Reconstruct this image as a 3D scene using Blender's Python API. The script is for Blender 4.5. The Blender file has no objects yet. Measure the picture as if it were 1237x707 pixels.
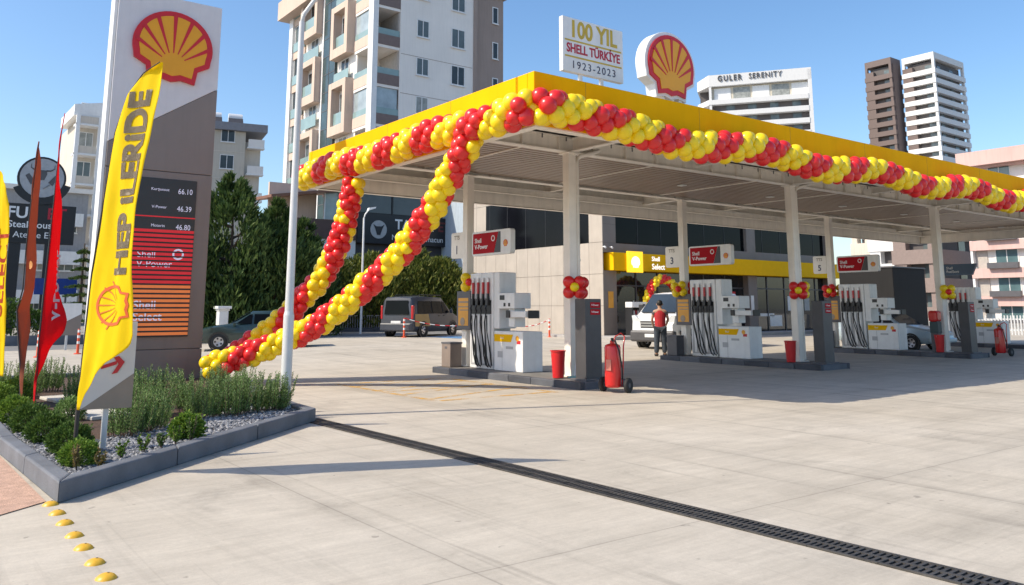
import bpy, math, random
from mathutils import Vector, Matrix
random.seed(11)
sc = bpy.context.scene
R = math.radians
# ------------------------------------------------------------------ camera, sky, sun, exposure
cam_d = bpy.data.cameras.new('camera'); cam = bpy.data.objects.new('camera', cam_d)
sc.collection.objects.link(cam); sc.camera = cam
cam.location = (0, 0, 1.6)
cam.rotation_euler = (R(90 + 9.38), 0, R(-37.07))
cam_d.sensor_width = 36; cam_d.lens = 992.0 / 1237 * 36
cam_d.shift_y = -146.0 / 1237
cam_d.clip_start = .05; cam_d.clip_end = 6000
w = bpy.data.worlds.new('World'); sc.world = w; w.use_nodes = True
nt = w.node_tree; bg = nt.nodes['Background']
sky = nt.nodes.new('ShaderNodeTexSky'); sky.sky_type = 'NISHITA'; sky.sun_disc = False
sky.sun_elevation = R(43.2); sky.sun_rotation = R(-70.2)
sky.air_density = 1.0; sky.dust_density = 1.2; sky.ozone_density = 1.8; sky.altitude = 0
hs = nt.nodes.new('ShaderNodeHueSaturation'); hs.inputs['Saturation'].default_value = 1.18
nt.links.new(sky.outputs[0], hs.inputs['Color']); nt.links.new(hs.outputs[0], bg.inputs[0]); bg.inputs[1].default_value = .117
sun_d = bpy.data.lights.new('sun', 'SUN'); sun_d.energy = 2.9; sun_d.angle = R(.5); sun_d.color = (1, .90, .74)
sun = bpy.data.objects.new('sun', sun_d); sc.collection.objects.link(sun)
sun.rotation_euler = Vector((-1.0, .36, 1.0)).to_track_quat('Z', 'Y').to_euler()
sc.view_settings.view_transform = 'Standard'; sc.view_settings.look = 'None'
sc.view_settings.exposure = .86; sc.view_settings.gamma = 1
COL = sc.collection

# ------------------------------------------------------------------ helpers
def gz(x, y):
    a = min(max((y - 17) / 12, 0), 1) * 12 * .02
    return a * min(max((x - 9) / 8, 0), 1)

class MB:
    def __init__(s): s.v = []; s.f = []; s.m = []; s.sm = []
    def add(s, vs, fs, m=0, smooth=False):
        n = len(s.v); s.v += [tuple(v) for v in vs]
        for f in fs: s.f.append([i + n for i in f]); s.m.append(m); s.sm.append(smooth)
    def box(s, x0, x1, y0, y1, z0, z1, m=0):
        s.add([(x0,y0,z0),(x1,y0,z0),(x1,y1,z0),(x0,y1,z0),(x0,y0,z1),(x1,y0,z1),(x1,y1,z1),(x0,y1,z1)],
              [(0,3,2,1),(4,5,6,7),(0,1,5,4),(1,2,6,5),(2,3,7,6),(3,0,4,7)], m)
    def bar(s, a, b, wd, ht, m=0, up=(0,0,1)):
        a = Vector(a); b = Vector(b); d = (b - a).normalized(); u = Vector(up)
        if abs(d.dot(u)) > .99: u = Vector((1,0,0))
        r = d.cross(u).normalized() * wd / 2; t = r.cross(d).normalized() * ht / 2
        s.add([p + i * r + j * t for p in (a, b) for i, j in ((-1,-1),(1,-1),(1,1),(-1,1))],
              [(0,1,2,3),(7,6,5,4),(0,4,5,1),(1,5,6,2),(2,6,7,3),(3,7,4,0)], m)
    def tube(s, pts, r, n=10, m=0, cap=True, r2=None):
        pts = [Vector(p) for p in pts]; k = len(pts); vs = []; fs = []
        ref = Vector((.31, .17, .93))
        for i, p in enumerate(pts):
            d = (pts[min(i+1, k-1)] - pts[max(i-1, 0)]).normalized()
            a = d.cross(ref)
            if a.length < .1: a = d.cross(Vector((1,0,0)))
            a.normalize(); b = d.cross(a)
            rr = r if r2 is None else r + (r2 - r) * i / max(k - 1, 1)
            if isinstance(r, (list, tuple)): rr = r[i]
            for j in range(n):
                t = 2 * math.pi * j / n; vs.append(p + a * math.cos(t) * rr + b * math.sin(t) * rr)
        for i in range(k - 1):
            for j in range(n):
                fs.append((i*n+j, i*n+(j+1) % n, (i+1)*n+(j+1) % n, (i+1)*n+j))
        s.add(vs, fs, m, True)
        if cap:
            s.add(vs[:n], [tuple(range(n))[::-1]], m); s.add(vs[-n:], [tuple(range(n))], m)
    def cyl(s, a, b, r, n=16, m=0, r2=None): s.tube([a, b], r, n, m, True, r2)
    def lathe(s, prof, c=(0,0,0), n=20, m=0, axis='z'):
        vs = []; fs = []; k = len(prof)
        for r_, z in prof:
            for j in range(n):
                t = 2 * math.pi * j / n; p = (r_*math.cos(t), r_*math.sin(t), z)
                if axis == 'y': p = (p[0], p[2], p[1])
                if axis == 'x': p = (p[2], p[0], p[1])
                vs.append((p[0]+c[0], p[1]+c[1], p[2]+c[2]))
        for i in range(k - 1):
            for j in range(n): fs.append((i*n+j, i*n+(j+1) % n, (i+1)*n+(j+1) % n, (i+1)*n+j))
        s.add(vs, fs, m, True)
    def prism(s, poly, fn, d0, d1, m=0):
        n = len(poly); vs = [fn(u, v, d0) for u, v in poly] + [fn(u, v, d1) for u, v in poly]
        s.add(vs, [tuple(range(n))[::-1], tuple(range(n, 2*n))] + [(i, (i+1) % n, n+(i+1) % n, n+i) for i in range(n)], m)
    def ball(s, c, r, n=12, k=8, m=0, sz=1.0):
        prof = [(r*math.sin(math.pi*i/k)+1e-5, -r*sz*math.cos(math.pi*i/k)) for i in range(k+1)]
        s.lathe(prof, c, n, m)
    def mesh(s, name, mats):
        me = bpy.data.meshes.new(name); me.from_pydata(s.v, [], s.f); me.update()
        for m in (mats if isinstance(mats, (list, tuple)) else [mats]): me.materials.append(m)
        me.polygons.foreach_set('material_index', s.m); me.polygons.foreach_set('use_smooth', s.sm)
        if any(s.sm): me.set_sharp_from_angle(angle=R(62))
        return me
    def build(s, name, mats, parent=None, loc=None, rotz=0, bevel=0, fix=True):
        me = s.mesh(name, mats)
        if fix:
            import bmesh
            bm = bmesh.new(); bm.from_mesh(me); bmesh.ops.recalc_face_normals(bm, faces=bm.faces); bm.to_mesh(me); bm.free()
        o = bpy.data.objects.new(name, me); COL.objects.link(o)
        if parent: o.parent = parent
        if loc: o.location = loc
        if rotz: o.rotation_euler.z = rotz
        if bevel:
            b = o.modifiers.new('bevel', 'BEVEL'); b.width = bevel; b.segments = 2; b.limit_method = 'ANGLE'; b.angle_limit = R(40)
        return o

def tag(o, label=None, cat=None, group=None, kind=None):
    if label: o['label'] = label
    if cat: o['category'] = cat
    if group: o['group'] = group
    if kind: o['kind'] = kind
    return o
def thing(name, label, cat, loc=(0,0,0), rotz=0, group=None):
    o = bpy.data.objects.new(name, None); COL.objects.link(o)
    o.location = loc; o.rotation_euler.z = rotz; o.empty_display_size = .2
    return tag(o, label, cat, group)
def dup(o, parent=None):
    c = o.copy(); COL.objects.link(c)
    if parent: c.parent = parent; c.matrix_parent_inverse.identity()
    for ch in list(o.children): dup(ch, c)
    return c
def copy_thing(o, label, loc, rotz=None):
    c = dup(o); c.location = loc; c['label'] = label
    if rotz is not None: c.rotation_euler.z = rotz
    return c

# ------------------------------------------------------------------ materials
def N(nt, t, **k):
    n = nt.nodes.new(t)
    for a, b in k.items():
        if a == 'ins':
            for i, v in b.items(): n.inputs[i].default_value = v
        else: setattr(n, a, b)
    return n
def M(name, col, rough=.5, metal=0, var=.1, scale=4, bump=0, bscale=40, spec=.5, coat=0, streak=0):
    m = bpy.data.materials.new(name); m.use_nodes = True; nt = m.node_tree; L = nt.links.new
    p = nt.nodes['Principled BSDF']; p.inputs['Roughness'].default_value = rough; p.inputs['Metallic'].default_value = metal
    p.inputs['Specular IOR Level'].default_value = spec; p.inputs['Coat Weight'].default_value = coat
    tc = N(nt, 'ShaderNodeTexCoord')
    no = N(nt, 'ShaderNodeTexNoise', ins={'Scale': scale, 'Detail': 6, 'Roughness': .6})
    L(tc.outputs['Object'], no.inputs['Vector'])
    mx = N(nt, 'ShaderNodeMix', data_type='RGBA')
    mx.inputs[6].default_value = [c * (1 - var) for c in col[:3]] + [1]
    mx.inputs[7].default_value = [min(c * (1 + var), 1) for c in col[:3]] + [1]
    mr = N(nt, 'ShaderNodeMapRange', ins={1: .3, 2: .7}); L(no.outputs['Fac'], mr.inputs[0]); L(mr.outputs[0], mx.inputs[0])
    out = mx.outputs[2]
    if streak:
        mp = N(nt, 'ShaderNodeMapping'); mp.inputs['Scale'].default_value = (3, 3, .25); L(tc.outputs['Object'], mp.inputs[0])
        n2 = N(nt, 'ShaderNodeTexNoise', ins={'Scale': 2.0, 'Detail': 5}); L(mp.outputs[0], n2.inputs['Vector'])
        m2 = N(nt, 'ShaderNodeMapRange', ins={1: .45, 2: .75, 3: 1, 4: 1 - streak}); L(n2.outputs['Fac'], m2.inputs[0])
        mm = N(nt, 'ShaderNodeMix', data_type='RGBA', blend_type='MULTIPLY', ins={0: 1.0}); L(out, mm.inputs[6]); L(m2.outputs[0], mm.inputs[7]); out = mm.outputs[2]
    L(out, p.inputs['Base Color'])
    if bump:
        nb = N(nt, 'ShaderNodeTexNoise', ins={'Scale': bscale, 'Detail': 4}); L(tc.outputs['Object'], nb.inputs['Vector'])
        b = N(nt, 'ShaderNodeBump', ins={'Strength': bump, 'Distance': .02}); L(nb.outputs['Fac'], b.inputs['Height']); L(b.outputs[0], p.inputs['Normal'])
    return m
def emis(name, col, strength):
    m = M(name, col, .4); p = m.node_tree.nodes['Principled BSDF']
    p.inputs['Emission Color'].default_value = (*col, 1); p.inputs['Emission Strength'].default_value = strength
    return m
def leafmat(name, c0, c1, c2, rough=.6, trans=.25):
    m = bpy.data.materials.new(name); m.use_nodes = True; nt = m.node_tree; L = nt.links.new
    p = nt.nodes['Principled BSDF']; p.inputs['Roughness'].default_value = rough; p.inputs['Specular IOR Level'].default_value = .3
    g = N(nt, 'ShaderNodeNewGeometry'); r = N(nt, 'ShaderNodeValToRGB')
    r.color_ramp.elements[0].color = (*c0, 1); r.color_ramp.elements[1].color = (*c2, 1)
    e = r.color_ramp.elements.new(.55); e.color = (*c1, 1)
    L(g.outputs['Random Per Island'], r.inputs[0]); L(r.outputs[0], p.inputs['Base Color'])
    t = N(nt, 'ShaderNodeBsdfTranslucent'); L(r.outputs[0], t.inputs[0])
    mx = N(nt, 'ShaderNodeMixShader', ins={0: trans}); L(p.outputs[0], mx.inputs[1]); L(t.outputs[0], mx.inputs[2])
    L(mx.outputs[0], nt.nodes['Material Output'].inputs[0])
    return m
def clothmat(name, col, trans=.4):
    m = M(name, col, .75, var=.05, scale=3, spec=.2); nt = m.node_tree; L = nt.links.new
    p = nt.nodes['Principled BSDF']; t = N(nt, 'ShaderNodeBsdfTranslucent'); t.inputs[0].default_value = (*col, 1)
    mx = N(nt, 'ShaderNodeMixShader', ins={0: trans}); L(p.outputs[0], mx.inputs[1]); L(t.outputs[0], mx.inputs[2])
    L(mx.outputs[0], nt.nodes['Material Output'].inputs[0]); return m
def glassmat(name, col, rough=.05, spec=.8, var=.3, scale=.6):
    return M(name, col, rough, 0, var, scale, spec=spec)

white = M('white paint', (.78,.78,.77), .35, var=.05, streak=.08)
steel = M('cream painted steel', (.86,.80,.71), .45, var=.07, scale=2, streak=.12)
steel_w = M('white pole paint', (.62,.63,.63), .4, var=.06, streak=.15)
yel = M('yellow fascia paint', (.90,.455,.002), .7, var=.04, scale=.8, streak=.05, spec=.05)
yel_p = M('yellow panel', (.87,.48,.003), .6, spec=.08, var=.04)
red_p = M('red panel', (.55,.012,.018), .4, var=.05)
red_gl = M('red enamel', (.62,.015,.015), .25, var=.06, coat=.4)
pec_red = M('emblem red', (.60,.012,.022), .4, var=.04)
pec_yel = M('emblem yellow', (.82,.37,.008), .4, var=.04)
pec_dark = M('emblem edge grey', (.12,.12,.13), .5)
taupe = M('taupe cladding metal', (.235,.20,.18), .45, var=.05, scale=1.2, streak=.08)
pylw = M('pale grey panel', (.68,.68,.70), .4, var=.03, streak=.06)
dark = M('dark grey metal', (.095,.092,.10), .5, var=.12, scale=3)
dgrey = M('graphite panel', (.065,.062,.066), .45, var=.15, scale=3)
black = M('black plastic', (.018,.018,.02), .45, var=.2)
rubber = M('black rubber', (.02,.02,.02), .75, var=.2)
chrome = M('brushed steel', (.6,.6,.6), .3, 1, .1)
alu = M('alloy', (.5,.5,.52), .35, .8, .1)
soffit_m = M('brown grey ceiling sheet', (.27,.19,.135), .36, var=.14, scale=.7)
deck_m = M('grey roof deck', (.22,.21,.19), .6, var=.15)
clad = M('beige stone cladding', (.44,.385,.325), .6, var=.08, scale=1.2, streak=.08)
clad_d = M('grey brown stone cladding', (.20,.17,.15), .6, var=.1, scale=1.2)
joint = M('dark joint', (.11,.095,.085), .8)
kerb_m = M('dark kerb stone', (.135,.145,.165), .7, var=.22, scale=2.5, bump=.25, bscale=60)
isl_m = M('island kerb stone', (.10,.105,.12), .7, var=.25, scale=2.0, bump=.2, bscale=50)
isl_top = M('island concrete', (.20,.19,.18), .75, var=.2, scale=3)
glass_d = glassmat('dark tinted glass', (.005,.006,.007), .04, .09)
glass_w = glassmat('window glass', (.12,.15,.155), .06, .45, .5, .35)
glass_b = glassmat('blue green glass', (.10,.17,.18), .06, .8)
rail_g = glassmat('balcony glass', (.25,.35,.34), .1, .6, .15)
apt_w = M('white render', (.80,.765,.72), .8, var=.05, scale=.35, streak=.05)
apt_w2 = M('cream render', (.62,.56,.48), .8, var=.06, scale=.35, streak=.12)
apt_p = M('pinkish beige render', (.60,.47,.385), .8, var=.06, scale=.5, streak=.1)
apt_b = M('brown render', (.33,.26,.225), .8, var=.06, scale=.5, streak=.1)
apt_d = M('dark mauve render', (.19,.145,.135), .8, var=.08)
inner_w = M('dull beige room wall', (.45,.41,.37), .85, var=.1)  # even dull beige for loggia walls and the pink building's recess
frame_w = M('white window frame', (.75,.75,.74), .4)
frame_d = M('brown window frame', (.12,.08,.065), .5)
pink = M('pink render', (.64,.425,.385), .8, var=.06, scale=.4, streak=.12)
led = emis('led white', (.62,.62,.78), .22)
ledred = emis('led red slats', (.50,.012,.02), .32)
ledor = emis('led orange slats', (.60,.16,.04), .32)
txt_w = M('white lettering', (.8,.8,.8), .4)
txt_g = M('grey lettering', (.27,.22,.15), .6)
txt_gold = M('gold lettering', (.55,.38,.03), .4)
txt_red = M('red lettering', (.45,.01,.03), .4)
txt_dk = M('dark lettering', (.05,.05,.09), .5)
orange = M('orange poster', (.72,.33,.03), .4, var=.1)
bal_y = M('yellow balloon', (.92,.66,.010), .28, var=.05, scale=3, spec=.5)
bal_r = M('red balloon', (.72,.022,.022), .28, var=.06, scale=3, spec=.5)

def text(name, body, size, mat, parent, loc, rot=(R(90),0,0), ex=.004, bold=0, sx=1, align='CENTER', shear=0, spacing=1.0):
    c = bpy.data.curves.new(name, 'FONT'); c.body = body; c.size = size; c.extrude = ex; c.offset = bold
    c.align_x = align; c.align_y = 'CENTER'; c.shear = shear; c.resolution_u = 4; c.space_character = spacing
    o = bpy.data.objects.new(name, c); me = bpy.data.meshes.new_from_object(o); bpy.data.objects.remove(o); bpy.data.curves.remove(c)
    me.materials.clear(); me.materials.append(mat)
    t = bpy.data.objects.new(name, me); COL.objects.link(t); t.parent = parent; t.location = loc; t.rotation_euler = rot; t.scale = (sx, 1, 1)
    return t
RX = (R(90), 0, 0); RL = (R(90), 0, R(-90))      # facing -Y, facing -X

def pecten_outline(k=1.0, n=26):
    pts = [(-.6,-.97),(-.66,-.60),(-.97,-.43)]
    arc = [(math.cos(math.pi - (math.pi + .56) * i / n + .28), math.sin(math.pi - (math.pi + .56) * i / n + .28)) for i in range(n + 1)]
    pts += [(x * 1.03, y * .98) for x, y in arc] + [(.97,-.43),(.66,-.60),(.6,-.97),(.25,-.90),(0,-.97),(-.25,-.90)]
    return [(x * k, y * k) for x, y in pts]
def pecten(parent, fn, s, backing=None, d=.03):
    """scallop emblem; fn(u, v, depth) -> local point, depth grows towards the viewer"""
    o = None
    if backing:
        m = MB(); m.prism([(x*s*1.12, y*s*1.12) for x, y in pecten_outline()], fn, -backing, -.001); o = m.build('backing_box', white, parent, bevel=.01)
    m = MB(); m.prism([(x*s, y*s) for x, y in pecten_outline()], fn, 0, d); e = m.build('scallop_emblem', pec_red, parent)
    m = MB(); m.prism([(x*s, y*s+.01*s) for x, y in pecten_outline(.85)], fn, d+.001, d+.012); m.build('scallop_shell', pec_yel, e)
    m = MB()
    for i in range(7):
        a = math.pi/2 + (i - 3) * .335
        c, sn = math.cos(a), math.sin(a); b = (0.0, -.52)
        def P(r_, w_): return ((b[0] + c*r_ - sn*w_) * s, (b[1] + sn*r_ + c*w_) * s)
        far = 1.40 - .055 * abs(i - 3) ** 1.5
        m.prism([P(.34, -.012), P(far, -.055), P(far, .055), P(.34, .012)], fn, d+.013, d+.02)
    m.build('shell_rib', pec_red, e)
    return e
# ------------------------------------------------------------------ ground
GX = sorted(set([-1500,-500,-200,-100,-60,-40] + [x*.5 for x in range(-20, 41)] + list(range(-30,-9,5)) + list(range(20,71,5)) + [100,200,400,900,1800]))
GY = sorted(set([-300,-100,-50,-30,-20,-10,-5,0,3,5,8,10,12,14,16] + list(range(17,30)) + [31,33,36,40,45,50,60,80,120,200,400,900,1800]))
def sheet(name, x0, x1, y0, y1, dz, m, poly=None):
    xs = sorted(set([x0, x1] + [x for x in GX if x0 < x < x1])); ys = sorted(set([y0, y1] + [y for y in GY if y0 < y < y1]))
    mb = MB(); n = len(ys)
    mb.add([(x, y, gz(x, y) + dz) for x in xs for y in ys],
           [(i*n+j, (i+1)*n+j, (i+1)*n+j+1, i*n+j+1) for i in range(len(xs)-1) for j in range(n-1)], 0, True)
    o = mb.build(name, m, fix=False); o['kind'] = 'structure'; return o
def concrete():
    m = bpy.data.materials.new('forecourt concrete'); m.use_nodes = True; nt = m.node_tree; L = nt.links.new
    p = nt.nodes['Principled BSDF']; p.inputs['Roughness'].default_value = .8; p.inputs['Specular IOR Level'].default_value = .3
    tc = N(nt, 'ShaderNodeTexCoord'); V = tc.outputs['Object']
    def noise(scale, det=6, sc3=None, rough=.6, dist=0, rot=0):
        n = N(nt, 'ShaderNodeTexNoise', ins={'Scale': scale, 'Detail': det, 'Roughness': rough, 'Distortion': dist})
        if sc3:
            mp = N(nt, 'ShaderNodeMapping'); mp.inputs['Scale'].default_value = sc3; mp.inputs['Rotation'].default_value = (0,0,rot); L(V, mp.inputs[0]); L(mp.outputs[0], n.inputs['Vector'])
        else: L(V, n.inputs['Vector'])
        return n.outputs['Fac']
    def rng(f, a, b, c, d):
        r = N(nt, 'ShaderNodeMapRange', ins={1: a, 2: b, 3: c, 4: d}); L(f, r.inputs[0]); return r.outputs[0]
    def mul(a, f):
        x = N(nt, 'ShaderNodeMix', data_type='RGBA', blend_type='MULTIPLY', ins={0: 1.0}); L(a, x.inputs[6]); L(f, x.inputs[7]); return x.outputs[2]
    cr = N(nt, 'ShaderNodeValToRGB'); e = cr.color_ramp.elements
    e[0].position = .3; e[0].color = (.475,.42,.34,1); e[1].position = .7; e[1].color = (.56,.505,.425,1)
    L(noise(.22, 8), cr.inputs[0]); c = cr.outputs[0]
    c = mul(c, rng(noise(1.1, 8, None, .72), .35, .65, .90, 1.06))
    c = mul(c, rng(noise(26, 4), .3, .7, .95, 1.04))
    c = mul(c, rng(noise(150, 3), .3, .7, .92, 1.05))
    c = mul(c, rng(noise(.5, 5, (.28,2.2,1), .6, .3, R(-12)), .50, .72, 1, .86))     # trowel and tyre streaks
    c = mul(c, rng(noise(.9, 7, (2.0,.18,1), .7, .8, R(20)), .52, .70, 1, .85))
    st = noise(.45, 9, None, .7, 1.5); c = mul(c, rng(st, .57, .72, 1, .76))          # blotchy stains
    sp = noise(7, 2, None, .5); c = mul(c, rng(sp, .72, .76, 1, .66))                # small spots
    c = mul(c, rng(noise(2.2, 6, (.35,3.2,1), .7, .5, R(-20)), .36, .66, .95, 1.04))
    c = mul(c, rng(noise(5.0, 5, (.25,2.4,1), .7, .8, R(8)), .38, .66, .94, 1.03))
    c = mul(c, rng(noise(1.3, 4, (3.2,.10,1), .6, 1.2, R(-35)), .58, .70, 1, .80))
    # saw cuts every 4.6 m along both directions
    sx = N(nt, 'ShaderNodeSeparateXYZ'); L(V, sx.inputs[0])
    wob = noise(1.5, 3)
    for ax, off in (('X', 3.05), ('Y', 4.40)):
        ad = N(nt, 'ShaderNodeMath', operation='ADD', ins={1: -off + 460}); L(sx.outputs[ax], ad.inputs[0])
        a2 = N(nt, 'ShaderNodeMath', operation='MULTIPLY_ADD', ins={1: .03}); L(wob, a2.inputs[0]); L(ad.outputs[0], a2.inputs[2])
        md = N(nt, 'ShaderNodeMath', operation='PINGPONG', ins={1: 2.3}); L(a2.outputs[0], md.inputs[0])
        c = mul(c, rng(md.outputs[0], -.001, .012, .66, 1))
        c = mul(c, rng(md.outputs[0], .0, .22, .93, 1))
    L(c, p.inputs['Base Color'])
    b = N(nt, 'ShaderNodeBump', ins={'Strength': .22, 'Distance': .006}); L(noise(60, 6, None, .7), b.inputs['Height']); L(b.outputs[0], p.inputs['Normal'])
    return m
earth = M('dry ground', (.27,.25,.215), .9, var=.2, scale=.3, bump=.3, bscale=6)
conc = concrete()
asph = M('old asphalt', (.19,.185,.18), .85, var=.14, scale=.6, bump=.3, bscale=80)
sheet('ground', -1500, 1800, -300, 1800, 0, earth)
sheet('forecourt', -25, 62, -18, 36, .004, conc)
sheet('road', -60, 62, 36, 47, .008, asph)

def brickpave():
    m = M('reddish pavers', (.47,.30,.22), .85, var=.2, scale=9, bump=.3, bscale=70); nt = m.node_tree; L = nt.links.new
    p = nt.nodes['Principled BSDF']; src = p.inputs['Base Color'].links[0].from_socket
    tc = N(nt, 'ShaderNodeTexCoord'); n = N(nt, 'ShaderNodeTexNoise', ins={'Scale': 130, 'Detail': 3}); L(tc.outputs['Object'], n.inputs['Vector'])
    r = N(nt, 'ShaderNodeMapRange', ins={1: .35, 2: .65, 3: .7, 4: 1.3}); L(n.outputs['Fac'], r.inputs[0])
    x = N(nt, 'ShaderNodeMix', data_type='RGBA', blend_type='MULTIPLY', ins={0: 1.0}); L(src, x.inputs[6]); L(r.outputs[0], x.inputs[7]); L(x.outputs[2], p.inputs['Base Color'])
    return m
mb = MB(); mb.add([(-9,1.8,.012),(-1.2,6.0,.012),(1.235,8.05,.012),(1.16,11,.012),(1.16,24,.012),(-9,24,.012)], [(0,1,2,3,4,5)]); mb.build('pavement', brickpave(), fix=False)['kind'] = 'structure'
# yellow box markings by the first island, blue parking bay
def wornpaint(name, col, lo=.42, hi=.6):
    m = M(name, col, .7, var=.12, scale=6); nt = m.node_tree; L = nt.links.new; p = nt.nodes['Principled BSDF']
    tc = N(nt, 'ShaderNodeTexCoord'); n = N(nt, 'ShaderNodeTexNoise', ins={'Scale': 2.2, 'Detail': 9, 'Roughness': .75}); L(tc.outputs['Object'], n.inputs['Vector'])
    r = N(nt, 'ShaderNodeMapRange', ins={1: lo, 2: hi, 3: 0, 4: .75}); L(n.outputs['Fac'], r.inputs[0]); L(r.outputs[0], p.inputs['Alpha']); return m
ym = wornpaint('worn yellow road paint', (.72,.40,.05))
mb = MB()
for x0, x1, y0, y1 in ((7.70,7.84,12.5,16.4),(10.30,10.44,12.3,16.4),(7.84,10.30,16.26,16.4),(7.84,10.30,12.36,12.5),(7.84,10.3,14.3,14.42)):
    mb.add([(x0,y0,.009),(x1,y0,.009),(x1,y1,.009),(x0,y1,.009)], [(0,1,2,3)])
for k in range(4): 
    a = 12.7 + k*.95; mb.add([(7.84,a,.0095),(7.84,a+.12,.0095),(10.3,a+.9,.0095),(10.3,a+.78,.0095)], [(3,2,1,0)])
mb.build('yellow_road_marking', ym, fix=False)['kind'] = 'structure'
bm_ = wornpaint('blue bay paint', (.10,.28,.55), .3, .5)
mb = MB()
for x0, x1, y0, y1 in ((20.2,24.6,30.6,33.4),):
    mb.add([(x0,y0,gz(20,y0)+.012),(x1,y0,gz(20,y0)+.012),(x1,y1,gz(20,y1)+.012),(x0,y1,gz(20,y1)+.012)], [(0,1,2,3)])
mb.build('blue_parking_marking', bm_, fix=False)['kind'] = 'structure'

# drain channel
t = thing('drain_grate', 'long dark iron drain grate crossing the concrete forecourt', 'drain', (5.05,11.5,0))
ang = math.atan2(2.3 - 11.5, 5.30 - 5.05)
t.rotation_euler.z = ang
LEN = 9.3
mb = MB(); mb.add([(0,-.135,.0065),(LEN,-.135,.0065),(LEN,.135,.0065),(0,.135,.0065)], [(0,1,2,3)]); mb.build('channel', M('drain channel dark', (.012,.012,.012), .9), t)
iron = M('cast iron', (.07,.065,.06), .6, .3, .3, 6, bump=.2, bscale=40)
mb = MB()
for y0, y1 in ((-.135,-.112),(-.012,.012),(.112,.135)): mb.box(0, LEN, y0, y1, .007, .018)
x = .02
while x < LEN - .05:
    mb.box(x, x+.022, -.112, -.012, .007, .016); mb.box(x+.012, x+.034, .012, .112, .007, .016); x += .046
k = 0
while k < LEN: mb.box(k, k+.008, -.135, .135, .0065, .0185); k += .5
mb.build('grating', iron, t)

# studs
for i, y in enumerate((7.92,7.55,7.18,6.76,6.39,5.99,5.63)):
    if i == 0:
        stud0 = thing('road_stud', 'yellow road stud touching the corner of the dark planter kerb', 'road stud', (1.25,y,.004), R(8), 'yellow road studs')
        mb = MB(); mb.lathe([(.062,0),(.058,.008),(.046,.02),(.03,.028),(.012,.032),(.0001,.0325)], n=20)
        mb.build('dome', M('yellow ceramic', (.72,.40,.03), .4, var=.22, scale=14), stud0)
        mb = MB(); mb.lathe([(.0001,.0335),(.007,.033),(.007,.02)], (.01,.0,0), 10); mb.build('fixing_hole', black, stud0)
    else:
        copy_thing(stud0, ['', 'second yellow road stud from the planter kerb corner', 'third yellow road stud from the planter kerb corner', 'middle yellow road stud of the row of seven',
            'third yellow road stud from the end away from the planter', 'last but one yellow road stud away from the planter', 'yellow road stud farthest from the planter kerb, at the end of the row'][i],
            (1.25 - .005*i, y, .004), R(8 + random.uniform(-25, 25)))

# ------------------------------------------------------------------ planter bed
bed = [(1.30,7.92),(5.06,11.32),(5.10,12.0),(5.9,17.5),(6.1,20.5),(1.2,20.5),(1.17,11.0)]
def inset(poly, d):
    out = []; n = len(poly)
    for i in range(n):
        p0, p1, p2 = Vector(poly[i-1]), Vector(poly[i]), Vector(poly[(i+1) % n])
        a = (p1-p0).normalized(); b = (p2-p1).normalized(); na = Vector((-a.y, a.x)); nb = Vector((-b.y, b.x))
        k = (na+nb).normalized(); out.append(tuple(p1 + k * d / max(k.dot(na), .3)))
    return out
kt = thing('planter_kerb', 'dark grey stone kerb around the shrub bed', 'kerb', (1.3,7.92,0))
inn = inset(bed, .15)
for i in range(7):
    a, b = Vector(bed[i]), Vector(bed[(i+1) % 7]); c, d = Vector(inn[i]), Vector(inn[(i+1) % 7])
    n = max(1, round((b-a).length / 1.9))
    for k in range(n):
        mb = MB()
        t0, t1 = k/n, (k+1)/n - (.002 if k < n-1 else 0)
        q = [a.lerp(b,t0), a.lerp(b,t1), c.lerp(d,t1), c.lerp(d,t0)]
        q = [(p.x-1.3, p.y-7.92) for p in q]; h = .185 + random.uniform(-.004,.004)
        mb.add([(x,y,0) for x,y in q] + [(x,y,h) for x,y in q], [(3,2,1,0),(4,5,6,7),(0,1,5,4),(1,2,6,5),(2,3,7,6),(3,0,4,7)])
        mb.build('kerb_stone', kerb_m, kt, bevel=.018)
soil = M('brown mulch', (.085,.05,.034), .95, var=.5, scale=30, bump=.8, bscale=60)
mb = MB(); mb.add([(x,y,.105) for x,y in inn], [tuple(range(7))]); o = mb.build('bed_soil', soil, fix=False); o['kind'] = 'structure'
# gravel, real stones
gm = leafmat('grey gravel', (.10,.105,.12), (.22,.225,.24), (.40,.40,.41), .8, 0)
mb = MB(); rg = random.Random(5)
ico = [(0,0,1),(.89,0,.45),(.28,.85,.45),(-.72,.53,.45),(-.72,-.53,.45),(.28,-.85,.45),(.72,.53,-.45),(-.28,.85,-.45),(-.89,0,-.45),(-.28,-.85,-.45),(.72,-.53,-.45)]
icf = [(0,1,2),(0,2,3),(0,3,4),(0,4,5),(0,5,1),(1,6,2),(2,7,3),(3,8,4),(4,9,5),(5,10,1),(2,6,7),(3,7,8),(4,8,9),(5,9,10),(1,10,6)]
def inside(x, y, poly):
    c = False
    for i in range(len(poly)):
        x1,y1 = poly[i-1]; x2,y2 = poly[i]
        if (y1 > y) != (y2 > y) and x < (x2-x1)*(y-y1)/(y2-y1)+x1: c = not c
    return c
cnt = 0
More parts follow.
